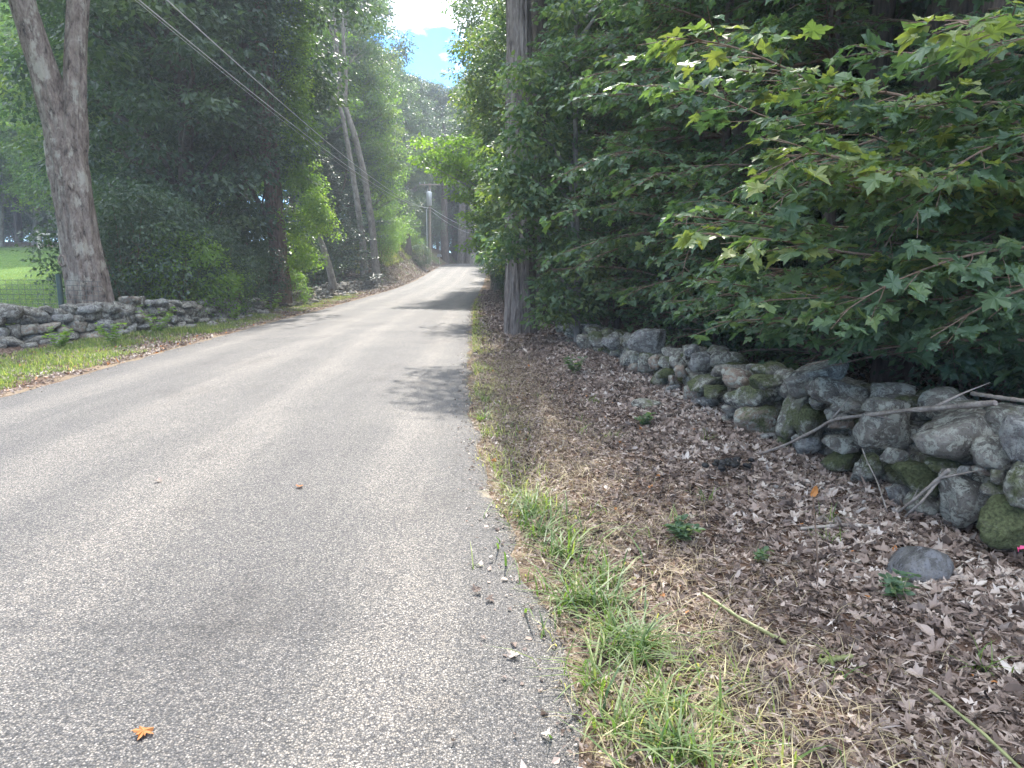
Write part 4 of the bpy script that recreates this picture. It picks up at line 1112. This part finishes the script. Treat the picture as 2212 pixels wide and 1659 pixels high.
# the near pole stands out of the picture to the left of the camera
def far_end(u, v, Y_): return atY(u, v, Y_)
def wire_through(a, u, v, Y_, sag, r_, label):
    """wire from the pole passing through a seen point and on to the next pole behind the camera"""
    p = atY(u, v, Y_); a = np.asarray(a, float)
    Yend = -8.0
    tt_ = (a[1] - p[1]) / (a[1] - Yend)
    c = np.array([a[0] + (p[0] - a[0]) / tt_, Yend, 0.0])
    c[2] = (p[2] + sag * 4 * tt_ * (1 - tt_) - a[2] * (1 - tt_)) / tt_
    wire(a, c, sag, r_, 'overhead_wire', label, 'overhead wires')
wire_through(A, 360, 0, 13.5, 1.55, .012, 'upper overhead cable sweeping from the pole to the top left')
wire_through(A, 300, 0, 13.0, 1.6, .011, 'lower thick overhead cable below the upper one')
wire_through(A - np.array([0, 0, .25]), 292, 0, 13.2, 1.75, .005, 'thinnest overhead wire, lowest of the three')
wire(A, atY(1058, 500, 105), .6, .03, 'overhead_wire', 'upper cable running from the pole right over the crest', 'overhead wires')
wire(A - np.array([0, 0, .3]), atY(1040, 508, 105), .6, .02, 'overhead_wire', 'lower cable running from the pole right over the crest', 'overhead wires')
# mailbox
b = atY(949, 556, 84); b[2] = float(terr(b[0], b[1])); root = empty('mailbox', b, 'small grey mailbox on a post left of the road crest', 'mailbox')
mb = MB(); box(mb, (0, 0, .5), (.1, .1, 1.1)); mb.build('post', M['palewood'], root)
mb = MB(); th = np.linspace(0, math.pi, 10)
pr = np.concatenate([[(-.24, 0)], np.stack([-.24 * np.cos(th), .16 + .2 * np.sin(th)], -1), [(.24, 0)]])
n = len(pr); v = np.array([[x, yy, 1.02 + z] for yy in (-.3, .3) for x, z in pr])
f = [[i, (i + 1) % n, n + (i + 1) % n, n + i] for i in range(n)]
mb.add(v, f); mb.add(np.concatenate([v[:n], [[0, -.3, 1.2]]]), [[i, (i + 1) % n, n] for i in range(n)]); mb.add(np.concatenate([v[n:], [[0, .3, 1.2]]]), [[i, (i + 1) % n, n] for i in range(n)])
mb.build('box', M['mailbox'], root)

# ------------------------------------------------------------------ fences by the lawn
def mesh_fence(p0, p1, h, nh, sp, r_, root, B):
    mb = MB(); p0 = np.array(p0, float); p1 = np.array(p1, float); Ln = np.linalg.norm(p1 - p0); nseg = max(2, int(Ln / 1.0))
    t = np.linspace(0, 1, nseg + 1)[:, None]; ln = p0 + (p1 - p0) * t; zz = terr(ln[:, 0], ln[:, 1])
    for k in range(nh):
        pts = np.concatenate([ln, (zz + .06 + (h - .06) * k / (nh - 1))[:, None]], 1) - B
        tube(mb, pts, r_, 4, cap=False)
    for s_ in np.arange(0, Ln, sp):
        q = p0 + (p1 - p0) * s_ / Ln; z = float(terr(q[0], q[1]))
        tube(mb, np.array([(q[0], q[1], z + .04), (q[0], q[1], z + h)]) - B, r_ * .8, 3, cap=False)
    return mb.build('wire_mesh', M['darkwire'], root)
p0, p1 = (-17.5, 16.6), (-10.7, 16.9)
q = atY(131, 640, 16.3); B = np.array([q[0], q[1], float(terr(q[0], q[1]))])
root = empty('wire_fence', B, 'wire mesh fence with a dark green post just behind the left stone wall', 'fence')
mesh_fence((-19, q[1] + .1), (q[0] + .9, q[1] + .1), 1.25, 12, .14, .0055, root, B)
mb = MB(); tube(mb, [(0, 0, -.2), (0, 0, 1.42)], .06, 10); mb.build('post', M['greenpost'], root)
q = atY(-160, 640, 16.3); mb = MB(); tube(mb, np.array([(q[0], q[1], float(terr(q[0], q[1])) - .2), (q[0], q[1], float(terr(q[0], q[1])) + 1.4)]) - B, .06, 10); mb.build('post', M['greenpost'], root)
q = atY(87, 543, 56); B = np.array([q[0], q[1], float(terr(q[0], q[1]))])
root = empty('wire_fence', B, 'wooden post fence with wire mesh along the far side of the lawn', 'fence')
mesh_fence((-62, 57), (-29, 54), 1.5, 9, .3, .009, root, B)
for u in (-120, -20, 87, 200):
    qq = atY(u, 543, 56); zb = float(terr(qq[0], qq[1]))
    mb = MB(); tube(mb, np.array([(qq[0], qq[1], zb - .2), (qq[0], qq[1], zb + 1.45)]) - B, .13, 8); mb.build('post', M['palewood'], root)
mb = MB(); tube(mb, [(0, 0, 1.2), (1.2, -.1, 1.15), (4.1, -.3, 1.1)], .07, 8); mb.build('rail', M['palewood'], root)

# ------------------------------------------------------------------ grass, weeds, leaf litter
def blades(mb, x, y, h, wd, rnd, lean=.6):
    Mx = len(x); z = terr(x, y)
    a = rng.uniform(0, 6.283, Mx); dr_ = np.stack([np.cos(a), np.sin(a), 0 * a], -1); sdv = np.stack([-np.sin(a), np.cos(a), 0 * a], -1)
    le = rng.uniform(.15, 1, Mx) * lean
    base = np.stack([x, y, z], -1)
    V = []
    for t, wf in ((0, 1), (.35, .9), (.7, .6), (1, .05)):
        c = base + dr_ * (le * h * t ** 1.8)[:, None] + np.array([0, 0, 1]) * (h * (t - .45 * np.minimum(le, 1.1) * t ** 2.2))[:, None]
        V += [c - sdv * (wd * wf / 2)[:, None], c + sdv * (wd * wf / 2)[:, None]]
    V = np.stack(V, 1)
    f = np.array([[0, 1, 3, 2], [2, 3, 5, 4], [4, 5, 7, 6]])
    F_ = (f[None] + (np.arange(Mx) * 8)[:, None, None]).reshape(-1, 4)
    mb.add(V.reshape(-1, 3), F_, np.repeat(rnd, 8))
# right verge grass
gb = MB()
n = 15000
y = 1.2 + rng.uniform(0, 1, n) ** 1.5 * 34; dr_ = rng.normal(.15, .17, n) + .10 * np.exp(-((y - 2.3) / 1.3) ** 2)
x = XR(y) + dr_
keep = (n2(x, y, 2.3, 61) + .35 * rng.normal(0, 1, n) > .30 - .12 * np.exp(-((y - 2.6) / 1.2) ** 2)) & (dr_ > -.12)
x, y = x[keep], y[keep]
hgt = rng.uniform(.02, .10, len(x)) * (1 + .5 * np.exp(-((y - 2.4) / 1.2) ** 2))
blades(gb, x, y, hgt, rng.uniform(.003, .009, len(x)), np.clip(rng.normal(.66, .24, len(x)), 0, 1), 1.7)
n = 9000; y = rng.uniform(4.5, 40, n); x = XR(y) + np.abs(rng.normal(.08, .16, n)); keep = n2(x, y, 1.2, 66) > -.15
blades(gb, x[keep], y[keep], rng.uniform(.03, .11, keep.sum()), rng.uniform(.005, .011, keep.sum()), np.clip(rng.normal(.6, .2, keep.sum()), 0, 1), 1.3)
# a few broad long blades close to the camera
n = 280; y = rng.uniform(1.3, 4.4, n); x = XR(y) + rng.normal(.2, .17, n)
blades(gb, x, y, rng.uniform(.10, .24, n), rng.uniform(.006, .014, n), np.clip(rng.normal(.25, .2, n), 0, 1), 1.6)
# sprawling crabgrass tufts with broad blades
for k in range(28):
    yc = random.uniform(1.35, 4.6) if k < 26 else random.uniform(4.6, 9); xc = float(XR(yc)) + abs(random.gauss(.16, .16)); m_ = random.randint(14, 34)
    blades(gb, xc + rng.normal(0, .03, m_), yc + rng.normal(0, .03, m_), rng.uniform(.08, .22, m_), rng.uniform(.006, .013, m_), np.clip(rng.normal(random.uniform(.15, .5), .1, m_), 0, 1), 1.9)
for k in range(16):
    yc = random.uniform(1.4, 9); xc = float(XR(yc)) + random.uniform(.6, 2.0); m_ = random.randint(6, 16)
    blades(gb, xc + rng.normal(0, .04, m_), yc + rng.normal(0, .04, m_), rng.uniform(.06, .17, m_), rng.uniform(.004, .009, m_), np.clip(rng.normal(.35, .15, m_), 0, 1), 1.6)
tag(gb.build('verge_grass', M['grass']), 'strip of green grass along the right road edge', 'grass', kind='stuff')
db = MB(); n = 13000
y = 1.2 + rng.uniform(0, 1, n) ** 1.3 * 16; x = XR(y) + rng.normal(.45, .4, n)
m_ = x > XR(y) - .1; x, y = x[m_], y[m_]
blades(db, x, y, rng.uniform(.03, .13, len(x)), rng.uniform(.002, .004, len(x)), rng.uniform(0, 1, len(x)), 2.2)
tag(db.build('dry_grass', M['drygrass']), 'thin straw coloured dry grass mixed into the right verge', 'dry grass', kind='stuff')
# left verge
gb = MB(); n = 110000
y = 7.5 + rng.uniform(0, 1, n) ** 1.2 * 42; dlv = rng.uniform(.25, 2.6, n)
x = XL(y) - dlv
keep = (n2(x, y, 1.1, 71) + .3 * rng.normal(0, 1, n) > .02 + .25 * smooth(y, 16, 30) + .5 * (1 - smooth(dlv, .3, .8)))
x, y, dlv = x[keep], y[keep], dlv[keep]
blades(gb, x, y, rng.uniform(.03, .11, len(x)) * (1 + 1.6 * np.exp(-(((x + 7.9) / .7) ** 2 + ((y - 16.5) / 1.6) ** 2))), rng.uniform(.006, .014, len(x)), np.clip(rng.normal(.5, .2, len(x)), 0, 1), .8)
tag(gb.build('verge_grass', M['grass']), 'bright green grass and clover between the left wall and the road', 'grass', kind='stuff')
# bank growth
gb = MB(); n = 26000; y = rng.uniform(52, 88, n); x = XL(y) - 1.9 - np.abs(rng.normal(0, 1.9, n)); keep = n2(x, y, .5, 75) + .3 * rng.normal(0, 1, n) > .0
x, y = x[keep], y[keep]
blades(gb, x, y, rng.uniform(.1, .5, len(x)), rng.uniform(.02, .05, len(x)), np.clip(rng.normal(.7, .2, len(x)), 0, 1), .9)
tag(gb.build('bank_grass', M['grass']), 'yellow green grass and brambles on the left bank', 'grass', kind='stuff')
# lawn
gb = MB(); n = 90000; y = 17 + rng.uniform(0, 1, n) ** 1.3 * 38; x = -9.8 - rng.uniform(0, 1, n) * (6 + .75 * (y - 10))
blades(gb, x, y, rng.uniform(.03, .07, n), rng.uniform(.01, .03, n), np.clip(rng.normal(.5, .15, n), 0, 1) , .6)
tag(gb.build('lawn_grass', M['grass']), 'short mown lawn grass beyond the left wall', 'lawn', kind='stuff')

# litter
def litter(mb, x, y, size, tpl, rnd, up=.33, lift=.016):
    Mx = len(x); z = terr(x, y) + rng.uniform(.0, lift, Mx)
    a = rng.uniform(0, 6.283, Mx); t = np.stack([np.cos(a), np.sin(a), rng.normal(0, .16, Mx)], -1)
    nn = np.stack([rng.normal(0, up, Mx), rng.normal(0, up, Mx), np.ones(Mx)], -1) * rng.choice([-1, 1], Mx)[:, None]
    nn[:, 2] = np.abs(nn[:, 2])
    add_leaves(mb, np.stack([x, y, z], -1), t, nn, size, rnd, tpl, .45, .45, flip=True)
lb = MB()
n = 62000; y = 1.1 + rng.uniform(0, 1, n) ** 1.35 * 14; fr = rng.uniform(0, 1, n) ** .85
x = XR(y) + .02 + fr * (wallX(y) + .25 - XR(y) - .02)
tone = .30 + .26 * smooth(fr, .35, .8) + .12 * n2(x, y, 1.1, 81)
rn = np.clip(tone + rng.normal(0, .25, n), 0, .94); rn = np.where(rng.uniform(0, 1, n) < .003, .985, rn)
rn = np.where(rn > .95, rn, np.clip(rn + .15 * n2(x, y, 3.5, 83), 0, .94))
szs = rng.uniform(.012, .045, n) + .045 * smooth(fr, .3, .7) * rng.uniform(0, 1, n) ** 2
half = n * 2 // 5
litter(lb, x[:half], y[:half], szs[:half], LEAF_MID, rn[:half]); litter(lb, x[half:], y[half:], szs[half:] * rng.uniform(.4, 1.2, n - half), LEAF_OVAL, rn[half:])
n = 26000; y = 12 + rng.uniform(0, 1, n) * 34; x = XR(y) + .1 + rng.uniform(0, 1, n) * 3.2
litter(lb, x, y, rng.uniform(.06, .12, n), LEAF_LO, np.clip(rng.normal(.4, .2, n), 0, .94))
n = 9000; y = rng.uniform(1, 15, n); x = wallX(y) + .5 + rng.uniform(0, 1, n) * 5
litter(lb, x, y, rng.uniform(.06, .12, n), LEAF_LO, np.clip(rng.normal(.3, .2, n), 0, .94))
tag(lb.build('leaf_litter', M['litter']), 'brown fallen leaf litter covering the ground between the right verge and wall', 'leaf litter', kind='stuff')
# shredded bark, stalks
lb = MB(); n = 34000; y = 1.1 + rng.uniform(0, 1, n) ** 1.3 * 13; x = XR(y) - .03 + rng.uniform(0, 1, n) ** 1.1 * (wallX(y) - XR(y))
a = rng.uniform(0, 6.283, n); t = np.stack([np.cos(a), np.sin(a), rng.normal(0, .2, n)], -1)
tv = (LEAF_LO[0] * np.array([.16, 1]), LEAF_LO[1])
add_leaves(lb, np.stack([x, y, terr(x, y) + rng.uniform(0, .02, n)], -1), t, np.array([0, 0, 1.0]) + rng.normal(0, .3, (n, 3)), rng.uniform(.03, .10, n), np.clip(rng.normal(.45, .25, n), 0, .94), tv, .1, .1)
tag(lb.build('mulch_shreds', M['litter']), 'thin shredded stalks and bark among the right hand litter', 'mulch', kind='stuff')
lb = MB(); n = 34000; y = 7 + rng.uniform(0, 1, n) ** 1.3 * 45; x = XL(y) - .02 - np.abs(rng.normal(0, 1, n)) * 1.1
keep = (n2(x, y, .9, 91) + .4 * rng.normal(0, 1, n) > -.15); x, y = x[keep], y[keep]
rn = np.clip(rng.normal(.5, .2, len(x)), 0, .94); rn = np.where(rng.uniform(0, 1, len(x)) < .05, .985, rn)
litter(lb, x, y, rng.uniform(.025, .08, len(x)), LEAF_LO, rn)
n = 26000; y = rng.uniform(40, 86, n); x = XL(y) - .1 - rng.uniform(0, 1, n) * 3.6
litter(lb, x, y, rng.uniform(.10, .2, n), LEAF_LO, np.clip(rng.normal(.62, .16, n), 0, .94))
tag(lb.build('leaf_litter', M['litter']), 'brown fallen leaves along the left verge and up the bank', 'leaf litter', kind='stuff')

# grit and crumbled leaf along both pavement edges
lb = MB(); n = 5200; y = 1.1 + rng.uniform(0, 1, n) ** 1.5 * 26; sd_l = rng.uniform(0, 1, n) < .3
inn = np.abs(rng.normal(0, .13, n)) + .0
x = np.where(sd_l, XL(y) + inn * 1.6, XR(y) - inn)
w_ = np.clip((x - XL(y)) / (XR(y) - XL(y)), 0, 1); zz = roadz(y) + .018 + .05 * (1 - (2 * w_ - 1) ** 2) - .01 * (inn < .1)
a = rng.uniform(0, 6.283, n)
add_leaves(lb, np.stack([x, y, zz], -1), np.stack([np.cos(a), np.sin(a), 0 * a + .05], -1), np.array([0, 0, 1.0]) + rng.normal(0, .25, (n, 3)), rng.uniform(.006, .024, n) * np.where(rng.uniform(0, 1, n) < .12, 1.9, 1), np.clip(rng.normal(.5, .25, n), 0, .94), LEAF_LO, .4, .4, flip=True)
tag(lb.build('edge_debris', M['litter']), 'fine leaf crumbs and grit scattered along the pavement edges', 'debris', kind='stuff')
# single fallen leaves on the road
for k, (u, v, sz_, rn, lab) in enumerate([(1103, 1420, .10, .78, 'pale curled maple leaf lying on the road near the grass'), (318, 1587, .10, .985, 'orange brown leaf lying on the near left part of the road'), (643, 1059, .10, .97, 'orange leaf in the middle of the road'), (339, 1048, .09, .6, 'small brown leaf left of the orange one on the road'),
        (1042, 1379, .04, .5, 'tiny brown leaf fleck above the pale maple leaf'), (1022, 1280, .09, .3, 'dark green brown leaf at the road edge by the grass tips'), (1052, 1292, .07, .2, 'second dark leaf curled beside the grass tips'), (1140, 1106, .09, .99, 'bright orange leaf at the sandy road edge'), (1062, 992, .09, .98, 'rust coloured leaf on the far sandy edge'), (1185, 1590, .06, .88, 'yellowish small leaf at the bottom road edge'), (978, 1606, .03, .05, 'black speck of leaf on the near road')]):
    Yg = gY(v, .03); p = atY(u, v, Yg)
    mb = MB(); a = random.uniform(0, 6.28)
    add_leaves(mb, np.zeros((1, 3)), np.array([[math.cos(a), math.sin(a), .1]]), np.array([[.15, -.2, 1.0]]), sz_ * .62, rn, LEAF_HI, .22, .25)
    t_ = (p[0] - float(XL(Yg))) / float(XR(Yg) - XL(Yg))
    zz = float(roadz(Yg)) + .02 + .05 * max(0, 1 - (2 * t_ - 1) ** 2)
    ob = mb.build('fallen_leaf', M['litter'], None, (p[0], p[1], max(zz, float(terr(p[0], p[1])) + .01) + .005)); tag(ob, lab, 'leaf', 'single fallen leaves')

# ------------------------------------------------------------------ sticks and small things on the right
def stick(pts, rad, name, label, mat, grp=None, cat='branch', side=0):
    mb = MB(); p = resample(np.array(pts), 40); tube(mb, p, np.linspace(rad[0], rad[1], 40) * (1 + .12 * np.sin(np.arange(40) * .9)), 8, .5, .15, len(label))
    for k in range(side):
        i_ = random.randint(8, 34); c = curve(p[i_], norm(p[-1] - p[0]) + rng.normal(0, .6, 3), random.uniform(.12, .4), 7, .4, .8); tube(mb, c, np.linspace(rad[1] * .8, .0015, 7), 4)
    c0 = p.mean(0)
    ob = mb.build(name, mat, None); 
    ob.data.transform(__import__('mathutils').Matrix.Translation(-Vector(c0))); ob.location = c0
    return tag(ob, label, cat, grp)
def onwall(u, v, off=-.04):
    d = ray(u, v); t = (2.95 + off) / (d[0] + .125 * d[1]); return np.array([0, 0, CAMZ]) + d * t
def ong(u, v, z=None):
    Yg = gY(v, .06); p = atY(u, v, Yg); p[2] = float(terr(p[0], p[1])) + (.02 if z is None else z); return p
stick([ong(1640, 985), onwall(1700, 960, -.12), onwall(1760, 930, -.08), onwall(1800, 905, -.06), onwall(1930, 890, -.05), onwall(1960, 886, .02), onwall(2050, 880, .05), onwall(2150, 870, .05)], (.009, .016), 'dead_branch', 'long crooked grey dead branch draped across the right wall stones', M['deadwood'], 'dead branches on the right wall', side=5)
stick([onwall(2100, 850, .2), onwall(2150, 858, .1), onwall(2230, 868, .05)], (.012, .01), 'dead_branch', 'short broken branch sticking in from the right picture edge above the wall', M['deadwood'], 'dead branches on the right wall')
stick([ong(1940, 1110), onwall(1980, 1075, -.1), onwall(2050, 1015, -.07)], (.008, .012), 'dead_branch', 'slanting stick leaning up against the near wall stones', M['deadwood'], 'dead branches on the right wall', side=2)
stick([ong(1955, 1118), onwall(1990, 1085, -.12), onwall(2035, 1030, -.06)], (.006, .008), 'dead_branch', 'thinner slanting stick beside the first leaning one', M['deadwood'], 'dead branches on the right wall')
stick([ong(1915, 1105), onwall(1895, 1040, -.1), onwall(1870, 990, -.08), onwall(1860, 960, -.05), onwall(1890, 905, -.04)], (.004, .003), 'vine_stem', 'thin pale vine stem hanging down the wall below the dead branch', M['deadwood'], None, 'vine')
stick([ong(1420, 900), ong(1480, 885), ong(1530, 872)], (.02, .03), 'dead_branch', 'rotten dark branch lying at the foot of the middle wall', M['bark_dark'], 'dead branches on the right wall')
stick([ong(1730, 1125), ong(1820, 1128), ong(1900, 1135)], (.008, .012), 'dead_branch', 'straight stick lying on the litter below the wall', M['deadwood'], 'dead branches on the right wall')
stick([ong(1520, 1250, .03), ong(1600, 1305, .04), ong(1700, 1356, .03)], (.006, .010), 'cut_stem', 'long pale green cut stem lying across the litter', M['stem'], 'cut green stems', 'stem')
stick([ong(1772, 1412, .03), ong(1843, 1388, .03)], (.011, .010), 'cut_stem', 'short thick green cut stem in the litter', M['stem'], 'cut green stems', 'stem')
stick([ong(2010, 1470, .05), ong(2120, 1560, .05), ong(2230, 1660, .05)], (.005, .006), 'cut_stem', 'thin pale stem running to the bottom right corner', M['stem'], 'cut green stems', 'stem')
p = ong(1770, 1225); stick([p, p + np.array([-.03, 0, .25]), p + np.array([-.06, .0, .44])], (.006, .003), 'sapling_stem', 'thin upright dead sapling with one orange leaf at its tip', M['twig'], None, 'sapling')
mb = MB(); add_leaves(mb, np.zeros((1, 3)), np.array([[.2, -.2, .9]]), np.array([[0, -1, .3]]), .07, .99, LEAF_OVAL)
tag(mb.build('fallen_leaf', M['litter'], None, p + np.array([-.06, 0, .43])), 'orange leaf caught on the tip of the thin upright sapling', 'leaf', 'single fallen leaves')
# cluster of black lumps set at a dark spot
mb = MB(); c = ong(1580, 1012); 
for k in range(26): 
    q = random.uniform(.03, .07); rock(mb, (random.gauss(0, .09), random.gauss(0, .06), random.uniform(0, .03)), (q, q, q * .7), 4000 + k, 2)
tag(mb.build('black_lumps', M['black_lump'], None, c), 'cluster of small black lumps in front of the wall', 'soil heap')
# pink flagging tape at the right picture edge
c = ong(2215, 1215); root = empty('marker_stick', c, 'short stick with pink flagging tape at the right picture edge by the wall', 'marker')
mb = MB(); tube(mb, [(0, 0, -.05), (0, 0, .16)], .005, 6); mb.build('stick', M['deadwood'], root)
mb = MB(); v = []; 
for k, t in enumerate(np.linspace(0, 1, 9)): v += [(-.005 + .012 * math.sin(k * 1.3) - .05 * t, .01 * math.cos(k * 1.7), .15 - .02 * t), (-.005 + .012 * math.sin(k * 1.1) - .045 * t, .012 * math.cos(k), .09 - .04 * t)]
mb.add(v, [[2 * i, 2 * i + 1, 2 * i + 3, 2 * i + 2] for i in range(8)]); mb.build('tape', M['pink'], root)

# small plants
def weed(x, y, n, leaf, h, mat, label, name='weed', tone=.5, grp='small weeds'):
    root = empty(name, (x, y, float(terr(x, y))), label, 'plant', grp)
    lb = MB(); wb = MB()
    for k in range(n):
        a = random.uniform(0, 6.28); c = curve((0, 0, 0), (.55 * math.cos(a), .55 * math.sin(a), 1), h * random.uniform(.6, 1.1), 8, .6 / h * .3, .3)
        tube(wb, c, np.linspace(.004, .0015, 8), 4, cap=False)
        t = norm(np.gradient(c, axis=0)); m = 9; ii = rng.integers(2, 8, m); sg = rng.normal(0, 1, (m, 3)); sg[:, 2] = 0
        add_leaves(lb, c[ii], norm(sg) + t[ii] * .5, np.array([0, 0, 1.0]) + rng.normal(0, .3, (m, 3)), leaf * rng.uniform(.6, 1.2, m), np.clip(rng.normal(tone, .15, m), 0, 1), LEAF_OVAL)
    wb.build('stems', M['stem'], root); lb.build('leaves', M[mat], root)
for (u, v, n, lf, h, lab) in [(1945, 1275, 5, .06, .13, 'small maple seedling in front of the smooth grey rock'), (1480, 1140, 9, .07, .12, 'flattened green sprig lying on the litter'), (1640, 1175, 3, .05, .08, 'tiny seedling in the middle of the litter'), (1390, 905, 12, .06, .14, 'low green weeds before the small pale rock'), (1240, 800, 16, .07, .3, 'weed tuft near the foot of the furrowed tree')]:
    p = ong(u, v); weed(p[0], p[1], n, lf, h, 'maple', lab)
for (x, y, n, lf, h, lab) in [(-8.1, 16.2, 22, .10, .75, 'tall goldenrod clump growing in front of the left wall'), (-8.0, 14.2, 14, .10, .55, 'bushy weeds at the foot of the left wall near the picture edge'), (-8.6, 13.4, 14, .10, .5, 'weeds at the left foot of the left wall'), (-8.2, 21, 12, .1, .5, 'grassy weed clump by the rubble of the left wall'), (-8.6, 25.5, 16, .12, .8, 'tall weeds beside the gap in the left wall')]:
    weed(x, y, n, lf, h, 'light', lab, 'roadside_weed', .6, 'weeds by the left wall')

# ------------------------------------------------------------------ haze
m, nt_, N, L = newmat('haze_air')
o_ = N('ShaderNodeOutputMaterial'); pv = N('ShaderNodeVolumePrincipled')
pv.inputs['Density'].default_value = 0.0013
pv.inputs['Color'].default_value = (.82, .90, 1.0, 1)
pv.inputs['Anisotropy'].default_value = .1
L(pv.outputs[0], o_.inputs['Volume'])
mb = MB(); box(mb, (0, 220, 15.5), (900, 640, 35)); hz = mb.build('haze', m); tag(hz, kind='stuff')
hz['label'] = 'thin pale haze in the air along the wooded road'; hz['category'] = 'haze'
